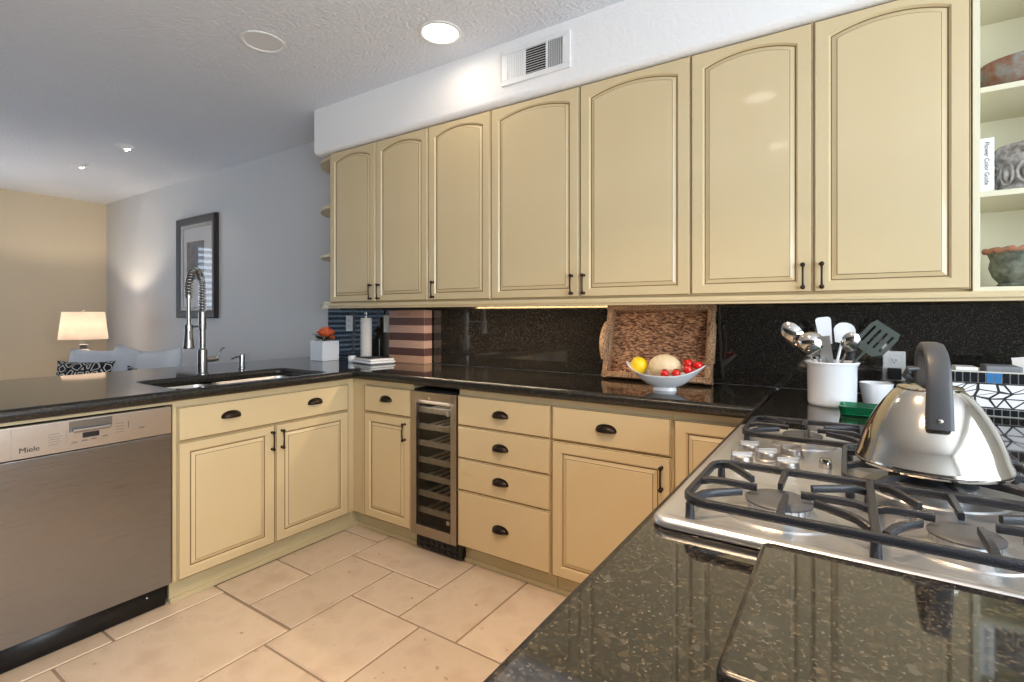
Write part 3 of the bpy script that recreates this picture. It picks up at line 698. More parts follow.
def side_grate(y0, y1, by, flip):
    b = MB(); x0, x1 = -.205, .262; xm = .030
    loop_ = [(x, y, GZ) for x, y, _ in rrect(x0, x1, y0, y1, .035, 0, 5)]; loop_.append(loop_[0]); loop_.append(loop_[1])
    b.bar(loop_[:-1], .0095, .012)
    b.bar([(xm, y0, GZ), (xm, (y0 + y1) / 2, GZ + .002), (xm, y1, GZ)], .011, .012)
    for bx, lo, hi in ((-.088, x0, xm), (.128, xm, x1)):
        fing(b, (lo, by), (bx - .030, by)); fing(b, (hi, by), (bx + .030, by))
        fing(b, (bx + .012, y0), (bx + .012, by - .022)); fing(b, (bx, y1), (bx, by + .024))
        fing(b, (lo + .018, y1 - .012), (bx - .042, by + .040)); fing(b, (hi - .003, y1 - .045), (bx + .042, by + .040))
        fing(b, (lo + .012, y0 + .018), (bx - .048, by - .032)); fing(b, (hi - .004, y0 + .03), (bx + .05, by - .030))
    for x in (x0 + .01, xm, x1 - .01):
        for y in (y0 + .004, y1 - .004): foot(b, x, y)
    o = b.build('grate', M['iron'], r, 40)
side_grate(.772, 1.008, .878, 1); side_grate(1.284, 1.506, 1.388, -1)
b = MB(); x0, x1, y0, y1 = -.004, .262, 1.014, 1.276
loop_ = [(x, y, GZ) for x, y, _ in rrect(x0, x1, y0, y1, .03, 0, 5)]; loop_.append(loop_[0]); b.bar(loop_, .0095, .012)
for a in range(8):
    an = pi / 4 * a + .2; ex, ey = .122 + cos(an) * .2, 1.138 + sin(an) * .2
    t = min([abs((x1 if cos(an) > 0 else x0) - .122) / max(abs(cos(an)), 1e-3), abs((y1 if sin(an) > 0 else y0) - 1.138) / max(abs(sin(an)), 1e-3)])
    fing(b, (.122 + cos(an) * t, 1.138 + sin(an) * t), (.122 + cos(an) * .035, 1.138 + sin(an) * .035))
for x in (x0 + .008, x1 - .008):
    for y in (y0 + .008, y1 - .008): foot(b, x, y)
b.build('grate', M['iron'], r, 40)
def knob(x, y, R=.0215, h=.019):
    b = MB(); b.lathe([(R * 1.12, .0095), (R * 1.12, .013), (R, .0145), (R * .97, .0095 + h * .8), (R * .9, .0095 + h), (0, .0095 + h)], 28, (x, y, 0))
    k = len(b.v); b.box(-R * .95, R * .95, -.0030, .0030, h * .9, h + .0165); b.xf(Matrix.Translation((x, y, 0)) @ Matrix.Rotation(.5, 4, 'Z'), k)
    return b.build('knob', M['satin'], r, 40, bevel=(.001, 2))
for x, y in ((-.181, 1.232), (-.180, 1.127), (-.140, 1.186), (-.100, 1.246), (-.098, 1.132)): knob(x, y)
b = MB(); b.lathe([(.012, .0095), (.0115, .022), (.0100, .028), (0, .029)], 20, (-.036, 1.190, 0)); b.build('igniter_button', M['chrome'], r)

# ------------------------------------------------------------------ kettle
r = thing('kettle', 'shiny stainless steel kettle with a charcoal arched handle on the centre burner', 'kettle', (.120, 1.140, CT + .0520))
R = .1085; KH = .134
prof = [(0, 0), (R * .92, 0), (R * .975, .002), (R * .998, .006), (R, .009)]
KP = [(.988, .10), (.945, .18), (.905, .31), (.85, .44), (.782, .57), (.70, .70), (.61, .82), (.515, .925), (.45, .975), (.41, 1.0)]
prof += [(R * a, KH * z) for a, z in KP]
rt, zt = R * .41, KH
prof += [(rt * .96, zt + .001), (0, zt + .001)]
MB().lathe(prof, 72).build('kettle_body', M['kettle'], r, 30)
b = MB(); b.lathe([(rt * 1.02, zt + .0005), (rt * 1.04, zt + .003), (rt * .98, zt + .005), (rt * .5, zt + .0075), (.012, zt + .009), (0, zt + .009)], 40); ld = b.build('lid', M['kettle'], r, 40)
hd = Vector((.03, -.9995, 0)); hr = Vector((.9995, .03, 0))
hp = [(.0905, .080), (.0895, .104), (.088, .140), (.080, .178), (.062, .196), (.032, .2075), (-.004, .208), (-.034, .200), (-.054, .188), (-.064, .160), (-.068, .134)]
hw = [.037, .036, .034, .032, .031, .030, .029, .028, .028, .028, .028]
rings = []
for i, (rr, z) in enumerate(hp):
    a = hp[max(i - 1, 0)]; c = hp[min(i + 1, len(hp) - 1)]; t = Vector((c[0] - a[0], c[1] - a[1])).normalized(); nrm = Vector((t.y, -t.x))
    ring = []
    for j in range(16):
        an = 2 * pi * j / 16; cw, sw = cos(an), sin(an); cw = math.copysign(abs(cw) ** .45, cw); sw = math.copysign(abs(sw) ** .6, sw)
        p = Vector((rr, z)) + nrm * (sw * .0075); ring.append(tuple(hd * p.x + hr * (cw * hw[i] / 2) + Vector((0, 0, p.y))))
    rings.append(ring)
MB().loft(rings).build('handle', M['handlegrey'], r, 50)
b = MB(); c = hd * .0975; b.ball((c.x, c.y, .094), .004, .003, .004, 10, 6); b.build('rivet', M['chrome'], r)
b = MB(); sd = Vector((.22, .975, 0)).normalized(); p0 = sd * .078 + Vector((0, 0, .062)); p1 = sd * .112 + Vector((0, 0, .096))
b.tube([p0, p0.lerp(p1, .5), p1], [.022, .019, .016], 18); b.build('spout', M['chrome'], r, 40)
b = MB(); b.lathe([(0, 0), (.018, 0), (.018, .008), (.010, .014), (0, .014)], 18, tuple(p1 + Vector((0, 0, -.004)))); q_ = -hd * .062 + Vector((0, 0, .165))
b.tube([p1 + Vector((0, 0, .008)), p1 + Vector((-.03, -.012, .026)), (-.030, .062, .150), (-.026, .052, .163), q_], [.004, .005, .005, .005, .004], 10); b.build('spout_cap', M['handlegrey'], r, 40)

# ------------------------------------------------------------------ utensil crock and utensils
kx, ky = -.045, 2.10
b = MB(); b.lathe([(0, 0), (.068, 0), (.072, .004), (.0735, .012), (.0755, .138), (.0815, .145), (.0835, .150), (.0815, .153), (.076, .150), (.0705, .140), (.068, .012), (0, .010)], 48)
tag(b.build('utensil_crock', M['ceramic'], None, 40, loc=(kx, ky, CT)), 'white ceramic crock full of kitchen utensils on the back worktop', 'crock')
def utensil(name, label, dxh, zh, ddy, head, hm, stick, rstick=.0045):
    """shaft from the crock floor to the head centre; head built upright at the origin, then laid along the shaft"""
    base_ = Vector((-dxh * .32, ddy * -.3 + math.copysign(.013, dxh), .016)); top = Vector((dxh, ddy, zh - CT)); d = (top - base_).normalized()
    o = thing(name, label, 'utensil', (kx, ky, CT))
    b = MB(); b.tube([base_, base_.lerp(top, .5), top - d * .02], [rstick, rstick, rstick * .9], 10); b.build('shaft', stick, o)
    side = d.cross(Vector((0, -1, 0))).normalized(); nrm = side.cross(d)
    mt = Matrix((( side.x, nrm.x, d.x, top.x), (side.y, nrm.y, d.y, top.y), (side.z, nrm.z, d.z, top.z), (0, 0, 0, 1)))
    hb = head(); hb.xf(mt); hb.build('head', hm, o, 50)
    return o
def spoon_head(w, h, dep=.012):
    def f():
        b = MB(); n = 8; rings = []
        for k in range(n + 1):
            rr = k / n; rings.append([(w / 2 * rr * cos(2 * pi * j / 24), dep * (1 - rr * rr), h / 2 * rr * sin(2 * pi * j / 24)) for j in range(24)])
        rings[0] = [(1e-4 * cos(2 * pi * j / 24), dep, 1e-4 * sin(2 * pi * j / 24)) for j in range(24)]
        inner = [[(x * .97, y - .0018, z * .97) for x, y, z in r_] for r_ in rings]
        b.loft(rings[::1], cap0=True, cap1=False); b.loft([rings[-1], inner[-1]], cap0=False, cap1=False); b.loft(inner, cap0=True, cap1=False)
        return b
    return f
def blade(w0, w1, h, t=.005, slots=0, rad=.012):
    def f():
        b = MB()
        if slots:
            n = slots; sl = .62; wd = w1
            b.loft([[(-w0 / 2, -t / 2, -h / 2), (w0 / 2, -t / 2, -h / 2), (w1 / 2, -t / 2, -h * .26), (-w1 / 2, -t / 2, -h * .26)], [(-w0 / 2, t / 2, -h / 2), (w0 / 2, t / 2, -h / 2), (w1 / 2, t / 2, -h * .26), (-w1 / 2, t / 2, -h * .26)]])
            b.loft([[(-w1 / 2, -t / 2, h * .32), (w1 / 2, -t / 2, h * .32), (w1 * .42, -t / 2, h / 2), (-w1 * .42, -t / 2, h / 2)], [(-w1 / 2, t / 2, h * .32), (w1 / 2, t / 2, h * .32), (w1 * .42, t / 2, h / 2), (-w1 * .42, t / 2, h / 2)]])
            k = 2 * n + 1; step = w1 / (1.6 * (n + 1) + n) 
            x = -w1 / 2
            for i in range(n + 1):
                b.box(x, x + 1.6 * step, -t / 2, t / 2, -h * .26, h * .32); x += 2.6 * step
        else:
            o = [(w0 / 2, -h / 2), (w1 / 2, h / 2 - rad)] + [(w1 / 2 - rad + rad * cos(a), h / 2 - rad + rad * sin(a)) for a in (pi / 8, pi / 4, 3 * pi / 8, pi / 2)]
            o += [(-x, z) for x, z in o[::-1]]
            b.loft([[(x, -t / 2, z) for x, z in o], [(x, t / 2, z) for x, z in o]])
        return b
    return f
def ladle():
    b = MB(); 
    rings = [[(.044 * sin(a) * cos(2 * pi * j / 24), -.036 * cos(a) * 0 + .030 * (cos(a)) , .044 * sin(a) * sin(2 * pi * j / 24)) for j in range(24)] for a in [1e-3 + pi / 2 * k / 8 for k in range(9)]]
    inner = [[(x * .95, y * .93, z * .95) for x, y, z in r_] for r_ in rings]
    b.loft(rings, cap1=False); b.loft([rings[-1], inner[-1]], cap0=False, cap1=False); b.loft(inner, cap1=False)
    return b
utensil('serving_spoon', 'large shiny steel serving spoon leaning left in the crock', -.118, 1.160, -.015, spoon_head(.064, .098), M['chrome'], M['chrome'])
utensil('ladle', 'steel ladle hanging over the crock rim beside the serving spoon', -.060, 1.128, -.045, ladle, M['chrome'], M['chrome'])
utensil('scraper', 'white rubber scraper standing tallest in the crock', -.022, 1.174, .012, blade(.036, .048, .096, .006), M['silicone'], M['silicone'])
utensil('turner', 'white rounded turner behind the steel spoon in the crock', .036, 1.166, .04, blade(.040, .066, .074, .004, rad=.03), M['silicone'], M['silicone'])
utensil('spoon', 'small steel spoon in front of the white turner in the crock', .054, 1.138, -.030, spoon_head(.054, .072), M['chrome'], M['chrome'])
utensil('slotted_turner', 'grey slotted turner leaning right out of the crock', .128, 1.146, .02, blade(.052, .094, .108, .004, 4), M['turner'], M['turner'])
def grater():
    b = MB(); b.box(-.018, .018, -.0015, .0015, -.055, .055); 
    for i in range(9):
        for k in range(3): b.box(-.011 + k * .009, -.006 + k * .009, -.0030, -.0015, -.038 + i * .009, -.0355 + i * .009)
    return b
utensil('grater', 'narrow steel hand grater below the white scraper in the crock', -.016, 1.105, -.052, grater, M['alu'], M['nickel'], .004)

# ------------------------------------------------------------------ small things right of the crock
b = MB(); b.lathe([(0, 0), (.036, 0), (.040, .004), (.0505, .070), (.0515, .074), (.0495, .075), (.047, .070), (.036, .008), (0, .006)], 40)
tag(b.build('ramekin', M['ceramic'], None, 40, loc=(.086, 2.215, CT)), 'small white ceramic bowl between the crock and the wall outlet', 'bowl')
b = MB(); o = lambda d, z: rrect(-.085 + d, .085 - d, -.055 + d, .055 - d, .02, z)
b.loft([o(.012, 0), o(.004, .004), o(0, .030), o(.004, .030), o(.010, .007), o(.02, .006)])
tag(b.build('glass_dish', M['greenglass'], None, 40, loc=(.062, 1.945, CT)), 'green glass dish behind the kettle', 'dish')
# mosaic box
r = thing('mosaic_box', 'long mosaic planter box with white crackle tiles behind the kettle', 'planter box', (.27, 2.14, CT))
L, Dp, Hh = .44, .15, .138
b = MB(); b.box(0, L, 0, .012, 0, Hh); b.box(0, L, Dp - .012, Dp, 0, Hh); b.box(0, .012, .012, Dp - .012, 0, Hh); b.box(L - .012, L, .012, Dp - .012, 0, Hh); b.box(.012, L - .012, .012, Dp - .012, 0, .012)
b.build('box_shell', M['grout'], r)
b = MB(); n = 24; tw = L / n; rb = random.Random(3)
for i in range(n):
    MB().box(i * tw + .0015, (i + 1) * tw - .0015, -.003, .0, .103, .134).build('border_tile', M['blue'] if i in (5, 6, 12, 13) else M['blacktile'], r)
    MB().box(i * tw + .0015, (i + 1) * tw - .0015, -.003, .0, .003, .022).build('border_tile', M['blacktile'], r)
# crackle field: irregular white shards from a jittered grid
b = MB(); nx, nz = 12, 3; G = {}
for i in range(nx + 1):
    for j in range(nz + 1):
        jx = 0 if i in (0, nx) else rb.uniform(-.42, .42) * L / nx; jz = 0 if j in (0, nz) else rb.uniform(-.38, .38) * .074 / nz
        G[i, j] = (i * L / nx + jx, .026 + j * .074 / nz + jz)
def shard(pts):
    cx_ = sum(p[0] for p in pts) / len(pts); cz_ = sum(p[1] for p in pts) / len(pts)
    pp = []
    for p in pts:
        d = Vector((p[0] - cx_, p[1] - cz_)); l_ = d.length; d *= max(l_ - .0044, .001) / l_; pp.append((cx_ + d.x, cz_ + d.y))
    b.loft([[(x, 0, z) for x, z in pp], [(x, -.003, z) for x, z in pp]])
for i in range(nx):
    for j in range(nz):
        q4 = [G[i, j], G[i + 1, j], G[i + 1, j + 1], G[i, j + 1]]
        if rb.random() < .55: shard([q4[0], q4[1], q4[2]]); shard([q4[0], q4[2], q4[3]])
        else: shard(q4)
b.build('crackle_tiles', M['ceramic'], r)
MB().box(0, L, -.0008, -.0002, .0235, .102).build('crackle_grout', mat('dark_grout', lin(40, 42, 44), .8), r)
b = MB(); b.box(0, .055, 0, .08, 0, .135); tag(b.build('card_box', M['plastic'], None, bevel=(.002, 2), loc=(.293, 2.165, CT + .0125)), 'white card box standing in the mosaic planter box', 'box')
b = MB(); b.box(0, .085, 0, .09, 0, .142); tag(b.build('paper_binder', M['gate'], None, bevel=(.004, 2), loc=(.365, 2.16, CT + .0125)), 'dark grey binder standing in the mosaic planter box', 'binder')
b = MB(); b.box(0, .15, 0, .004, 0, .165); tag(b.build('paper_sheet', M['paper'], None, loc=(.465, 2.255, CT + .0125), rot=(0, radians(-8), 0)), 'white card leaning at the back of the mosaic planter box', 'card')

# ------------------------------------------------------------------ fruit bowl, fruit and woven tray
r = None
def boat_bowl():
    b = MB(); n = 48; rings = []
    def rim(t):  # outline
        x = .166 * math.copysign(abs(cos(t)) ** .9, cos(t)); y = .088 * math.copysign(abs(sin(t)) ** 1.25, sin(t)); z = .064 + .046 * abs(cos(t)) ** 2.6
        return Vector((x, y, z))
    T = [2 * pi * i / n for i in range(n)]
    foot_ = lambda t, k=1.0: Vector((.050 * k * cos(t), .036 * k * sin(t), 0))
    def lerp3(t, u):
        a = Vector((.056 * cos(t), .038 * sin(t), .016)); c = rim(t); p = a.lerp(c, u); 
        p.z = .016 + (c.z - .016) * (u ** 1.35); return p
    rings.append([foot_(t, .9) for t in T]); rings.append([foot_(t, 1.0) for t in T]); rings.append([foot_(t, .98) + Vector((0, 0, .006)) for t in T]); rings.append([foot_(t, .93) + Vector((0, 0, .013)) for t in T])
    for u in (0, .2, .4, .6, .8, .95, 1.0): rings.append([lerp3(t, u) for t in T])
    rings.append([rim(t) * 1.0 + Vector((0, 0, .003)) for t in T])
    for u in (.95, .8, .6, .4, .2, .0): rings.append([Vector((lerp3(t, u).x * .965, lerp3(t, u).y * .94, lerp3(t, u).z + .005)) for t in T])
    b.loft(rings); return b
bx, by = -.640, 2.135
tag(boat_bowl().build('fruit_bowl', M['ceramic'], None, 60, loc=(bx, by, CT)), 'white boat-shaped bowl of fruit in front of the woven tray', 'bowl')
b = MB(); b.ball((0, 0, 0), .037, .035, .036, 24, 16)
for q_ in (-1, 1): b.ball((q_ * .036, 0, 0), .008, .008, .008, 12, 8)
tag(b.build('lemon', M['lemon'], None, 60, loc=(bx - .108, by - .004, CT + .097), rot=(0, radians(50), radians(60))), 'yellow lemon at the left end of the white bowl', 'lemon')
b = MB(); b.ball((0, 0, 0), .068, .055, .054, 32, 20); b.lathe([(.006, 0), (.0, .003)], 8, (0, 0, .053))
tag(b.build('melon', M['melon'], None, 60, loc=(bx, by + .004, CT + .095)), 'pale netted melon in the middle of the white bowl', 'melon')
tom = [(.094, .012, .113, .022, 'red cherry tomato topmost beside the melon'), (.136, .000, .110, .019, 'red cherry tomato farthest right in the white bowl'), (.104, -.031, .094, .020, 'red cherry tomato in front of the other red ones near the bowl rim'),
       (.022, -.071, .077, .0175, 'small red cherry tomato alone in front of the melon'), (.064, -.056, .079, .0175, 'red cherry tomato sunk behind the front rim, between the lone one and the pile')]
for x, y, z, R_, lb in tom:
    o = thing('cherry_tomato', lb, 'tomato', (bx + x, by + y, CT + z), 0, 'cherry tomatoes in the white bowl')
    MB().ball((0, 0, 0), R_, R_, R_ * .95, 20, 14).build('fruit', M['tomato'], o, 60)
    b = MB(); 
    for k in range(5): b.tube([(0, 0, R_ * .94), (.006 * cos(k * 1.257), .006 * sin(k * 1.257), R_ * .96), (.010 * cos(k * 1.257), .010 * sin(k * 1.257), R_ * .86)], [.0015, .0012, .0004], 6)
    b.build('calyx', M['leaf'], o)
# woven tray: local x width, y depth (rim rises to -y), z height; leaning back
r = thing('woven_tray', 'brown woven rattan tray with braided rim leaning against the backsplash', 'tray', (-1.013, 2.378, CT + .001))
r.rotation_euler = (radians(-13.2), 0, 0)
TW, TH = .515, .368
MB().box(.02, TW - .02, -.004, .006, .02, TH - .02).build('woven_base', M['wicker'], r)
def rim_bar(path, w, h, up): 
    b = MB(); b.bar(path, w, h, up=up); return b
b = MB()
for (p, q, up) in (((0, -.018, .016), (TW, -.018, .016), (0, 0, 1)), ((0, -.018, TH - .016), (TW, -.018, TH - .016), (0, 0, 1))):
    b.bar([Vector(p).lerp(Vector(q), k / 8) for k in range(9)], .050, .030, up=up)
for x in (.016, TW - .016):
    b.bar([(x, -.018, TH * k / 10) for k in range(11)], .050, .030, up=(1, 0, 0))
b.build('braided_rim', M['wickerrim'], r, 40)
for s, x in ((-1, .010), (1, TW - .010)):
    b = MB(); pts = []
    for k in range(13):
        t = k / 12; pts.append((x + s * .006 * sin(pi * t), -.036 - .026 * sin(pi * t) ** .8, TH * .26 + TH * .46 * t))
    b.tube(pts, .021, 12, up=(s, 0, 0)); b.build('handle', M['wickerrim'], r, 60)

# ------------------------------------------------------------------ cutting board, towel roll, folded cloth, flowers
r = thing('cutting_board', 'thick striped butcher block standing upright against the backsplash', 'cutting board', (-2.572, 2.402, CT))
MB().box(0, .322, 0, .072, 0, .345).build('block', M['block'], r, bevel=(.003, 2))
text('INTOTO', .026, mat('burnt_lettering', lin(112, 76, 58), .6), r, (.085, -.0003, .309), (pi / 2, 0, 0), spacing=1.1)
r = thing('paper_towel_roll', 'slim paper towel roll on a steel upright holder', 'paper towel', (-2.790, 2.395, CT))
b = MB(); b.lathe([(0, 0), (.060, 0), (.060, .008), (.012, .014), (0, .014)], 32); b.build('base', M['nickel'], r)
b = MB(); b.lathe([(.0365, .015), (.038, .018), (.038, .290), (.0365, .294), (.018, .294), (.017, .015)], 32, cap0=False, cap1=False); b.build('paper_sleeve', M['paper'], r, 40)
b = MB(); b.lathe([(.006, .010), (.006, .308), (.010, .312), (.013, .330), (.010, .342), (0, .344)], 16); b.build('rod', M['nickel'], r)
r = thing('folded_cloth', 'folded white striped kitchen cloth lying before the paper towel roll', 'cloth', (-2.590, 2.285, CT), radians(-12))
def sheet(w, d, z0, z1, sd):
    rd = random.Random(sd); b = MB(); rings = []
    for k, (dd, z) in enumerate(((.010, z0), (0, z0 + (z1 - z0) * .4), (.002, z0 + (z1 - z0) * .75), (.016, z1))):
        p = rrect(-w / 2 + dd, w / 2 - dd, -d / 2 + dd, d / 2 - dd, .018, z, 5)
        rings.append([(x + .004 * sin(9 * y * 6 + sd), y + .004 * sin(7 * x * 9 + sd), zz + (.003 * sin(x * 50 + sd) if k > 1 else 0)) for x, y, zz in p])
    b.loft(rings); return b
sheet(.245, .19, .001, .020, 1).build('lower_fold', M['linen'], r, 60); sheet(.235, .175, .019, .034, 2).build('upper_fold', M['linen'], r, 60)
b = MB()
for k in range(7): b.bar([(-.105 + .030 * k + .03 * t, -.078 + .15 * t, .0365) for t in (0, .33, .66, 1)], .007 if k % 2 else .004, .003)
b.build('stripe', M['navyink'], r)
b = MB(); b.lathe([(0, 0), (.022, 0), (.026, .008), (.026, .036), (.021, .042), (.019, .038), (0, .034)], 24)
tag(b.build('candle_jar', M['ceramic'], None, 40, loc=(-2.765, 2.255, CT)), 'tiny white jar left of the folded cloth', 'jar')
r = thing('flower_pot', 'white square pot with an orange rose on the peninsula worktop', 'flower pot', (-3.028, 2.235, CT))
b = MB(); h = .0665; o = lambda d, z: [(-h + d, -h + d, z), (h - d, -h + d, z), (h - d, h - d, z), (-h + d, h - d, z)]
b.loft([o(.003, 0), o(0, .003), o(0, .134), o(.002, .136), o(.006, .136), o(.007, .110)]); b.build('pot', M['ceramic'], r, 30)
b = MB(); rb = random.Random(5)
b.ball((0, 0, .162), .020, .020, .022, 14, 10)
for ly in range(3):
    n = 5 + ly * 2
    for k in range(n):
        a = 2 * pi * k / n + ly * .4; rr = .015 + .011 * ly; i0 = len(b.v)
        b.ball((0, 0, 0), .017 + .002 * ly, .007, .021, 10, 8); b.xf(Matrix.Translation((rr * cos(a), rr * sin(a), .166 - .007 * ly)) @ Matrix.Rotation(a + pi / 2, 4, 'Z') @ Matrix.Rotation(radians(6 + 20 * ly), 4, 'X'), i0)
fl = b.build('rose', M['terracotta'], r, 60); fl.location = (.020, -.005, -.020); fl.scale = (1.15, 1.15, 1.35)
b = MB()
for k in range(4):
    a = k * 1.5; i0 = len(b.v); b.ball((0, 0, 0), .010, .006, .013, 8, 6); b.xf(Matrix.Translation((.056 + .004 * cos(a), .02 + .010 * sin(a), .158)) @ Matrix.Rotation(a, 4, 'Z'), i0)
b.build('bud', M['terracotta'], r, 60)
b = MB()
for k in range(32):
    a = rb.uniform(0, 2 * pi); rr = rb.uniform(.02, .054); L_ = rb.uniform(.034, .050); z = rb.uniform(.142, .168); el = rb.uniform(-.1, .8); wv = .016
    d = Vector((cos(a) * cos(el), sin(a) * cos(el), sin(el))); sdv = Vector((-sin(a), cos(a), 0)); p = Vector((rr * cos(a), rr * sin(a), z)); nn = d.cross(sdv) * .0008
    rings = []
    for t, wk in ((0, .15), (.3, .9), (.6, 1), (.85, .55), (1, .05)):
        c = p + d * (L_ * t) - Vector((0, 0, .012 * t * t)); rings.append([c - sdv * wv * wk, c + nn * 3, c + sdv * wv * wk, c - nn])
    b.loft(rings)
for k in range(5): b.tube([(.01 * k - .02, 0, .108), (.014 * k - .028, .01 * (k % 2), .15)], .002, 6)
b.build('foliage', M['leaf'], r, 60)

# ------------------------------------------------------------------ wall fittings
def outlet(name, label, x, z, w=.072, h=.116, plug=False):
    o = thing(name, label, 'outlet', (x, 2.483, z))
    MB().box(-w / 2, w / 2, -.006, 0, -h / 2, h / 2).build('cover_plate', M['plastic'], o, bevel=(.003, 2))
    for s in (-1, 1):
        b = MB(); b.lathe([(.0155, 0), (.0150, .0022), (0, .0024)], 20); b.xf(Matrix.Translation((0, -.006, s * .021)) @ Matrix.Rotation(pi / 2, 4, 'X'))
        b.build('socket', M['plastic'], o)
        c = MB(); c.box(-.0065, -.0045, -.0092, -.006, s * .021 - .002, s * .021 + .006); c.box(.0045, .0065, -.0092, -.006, s * .021 - .002, s * .021 + .006); c.box(-.002, .002, -.0092, -.006, s * .021 - .009, s * .021 - .005); c.build('slot', M['dark'], o)
    if plug:
        MB().box(-.022, .022, -.034, -.0095, -.050, -.006).build('plug', M['blackp'], o, bevel=(.004, 2))
    return o
outlet('wall_outlet', 'white double outlet with a black plug behind the kettle', .153, 1.030, plug=True)
outlet('wall_outlet', 'white double outlet above the flower pot on the backsplash', -3.072, 1.168)
o = thing('light_switch', 'white switch plate beside the striped cutting board', 'light switch', (-2.668, 2.483, 1.168))
MB().box(-.038, .038, -.006, 0, -.060, .060).build('cover_plate', M['plastic'], o, bevel=(.003, 2)); MB().box(-.016, .016, -.010, -.006, -.033, .033).build('rocker', M['plastic'], o, bevel=(.002, 2))
# air vent on the soffit
r = thing('air_vent', 'white three-section air register on the soffit', 'air vent', (-1.262, 2.1215, 2.466))
vw, vh = .192, .088
b = MB(); b.box(-vw, vw, -.010, 0, vh - .022, vh); b.box(-vw, vw, -.010, 0, -vh, -vh + .026); b.box(-vw, -vw + .034, -.010, 0, -vh + .026, vh - .022); b.box(vw - .040, vw, -.010, 0, -vh + .026, vh - .022)
b.box(-.062, -.052, -.010, 0, -vh + .026, vh - .022); b.box(.062, .072, -.010, 0, -vh + .026, vh - .022); b.build('frame', M['white'], r, bevel=(.002, 1))
MB().box(-vw + .02, vw - .02, -.0012, -.0004, -vh + .02, vh - .02).build('duct', M['dark'], r)
b = MB()
for i in range(9):
    k = len(b.v); b.box(-.0045, .0045, -.0008, .0008, -vh + .026, vh - .022); b.xf(Matrix.Translation((-.152 + .0108 * i, -.006, 0)) @ Matrix.Rotation(radians(2), 4, 'Z'), k)
b.build('left_louvers', M['white'], r)
b = MB()
for i in range(11):
    k = len(b.v); b.box(-.052, .062, -.0040, .0040, -.0007, .0007); b.xf(Matrix.Translation((0, -.006, -vh + .032 + .0118 * i)) @ Matrix.Rotation(radians(40), 4, 'X'), k)
b.build('centre_louvers', M['white'], r)
b = MB()
for i in range(8):
    k = len(b.v); b.box(-.0045, .0045, -.0008, .0008, -vh + .026, vh - .022); b.xf(Matrix.Translation((.080 + .0104 * i, -.006, 0)) @ Matrix.Rotation(radians(-35), 4, 'Z'), k)
b.build('right_louvers', M['white'], r)
b = MB(); b.bar([(.158, -.012, .03), (.165, -.022, .045), (.17, -.022, .055)], .008, .004, up=(0, -1, 0)); b.build('damper_lever', M['white'], r)
# recessed ceiling lights
def can(x, y, label, on, R_=.088, beam=160):
    o = thing('recessed_light', label, 'ceiling light', (x, y, CZ), 0, 'recessed ceiling lights')
    b = MB(); b.lathe([(R_ * 1.18, 0), (R_ * 1.18, -.004), (R_ * 1.05, -.007), (R_, -.005), (R_ * .96, -.001)], 40, cap0=False, cap1=False); b.build('trim_ring', M['white'], o, 40)
    b = MB(); b.lathe([(R_ * .97, -.0015), (R_ * .5, -.0035 if on else -.002), (0, -.004 if on else -.002)], 40, cap0=False); b.build('lens', M['lamp_on'] if on else mat('unlit_lens', lin(228, 228, 230), .3), o, 60)
    if on:
        d = bpy.data.lights.new('can_lamp', 'AREA'); d.shape = 'DISK'; d.size = .15; d.energy = on; d.color = (1, .68, .38); d.spread = radians(beam)
        l_ = bpy.data.objects.new('can_lamp', d); COL.objects.link(l_); l_.parent = o; l_.location = (0, 0, -.012)
    return o
can(-1.650, 1.874, 'lit round recessed light in front of the air register', .5)
can(-2.450, 1.447, 'unlit round recessed light left of the lit one', 0)
can(-.458, .765, 'lit round recessed light above the cooktop aisle', 15, beam=112)
can(-.458, -.32, 'lit round recessed light behind the cooktop aisle', 15, beam=112)
def spot(x, y, label, tgt, pw, size):
    o = thing('eyeball_spotlight', label, 'ceiling light', (x, y, CZ), 0, 'small adjustable ceiling spots')
    b = MB(); b.lathe([(.062, 0), (.062, -.004), (.050, -.008), (.046, -.004), (.044, -.0005)], 28, cap0=False, cap1=False); b.build('trim_ring', M['white'], o, 40)
    b = MB(); b.ball((.006, 0, -.004), .042, .042, .026, 24, 12); b.build('eyeball', M['white'], o, 60)
    dv = (Vector(tgt) - Vector((x, y, CZ))).normalized()
    b = MB(); b.lathe([(.020, 0), (.020, .004), (0, .004)], 18); q_ = dv.to_track_quat('Z', 'Y').to_matrix().to_4x4(); b.xf(Matrix.Translation(Vector((.006, 0, -.004)) + dv * .030) @ q_); b.build('lens', M['lamp_on'], o)
    if pw:
        d = bpy.data.lights.new('spot_lamp', 'SPOT'); d.energy = pw; d.color = (1, .80, .62); d.spot_size = size; d.spot_blend = .55; d.shadow_soft_size = .02
        l_ = bpy.data.objects.new('spot_lamp', d); COL.objects.link(l_); l_.parent = o; l_.location = Vector((.006, 0, 0)) + dv * .06; l_.rotation_euler = dv.to_track_quat('-Z', 'Y').to_euler()
spot(-5.816, 1.702, 'small adjustable ceiling spot nearer the lamp corner', (-6.80, 2.5, 1.95), 3, radians(60))
spot(-4.892, 1.722, 'small adjustable ceiling spot nearer the cabinets', (-4.9, 2.5, 1.3), 3, radians(70))
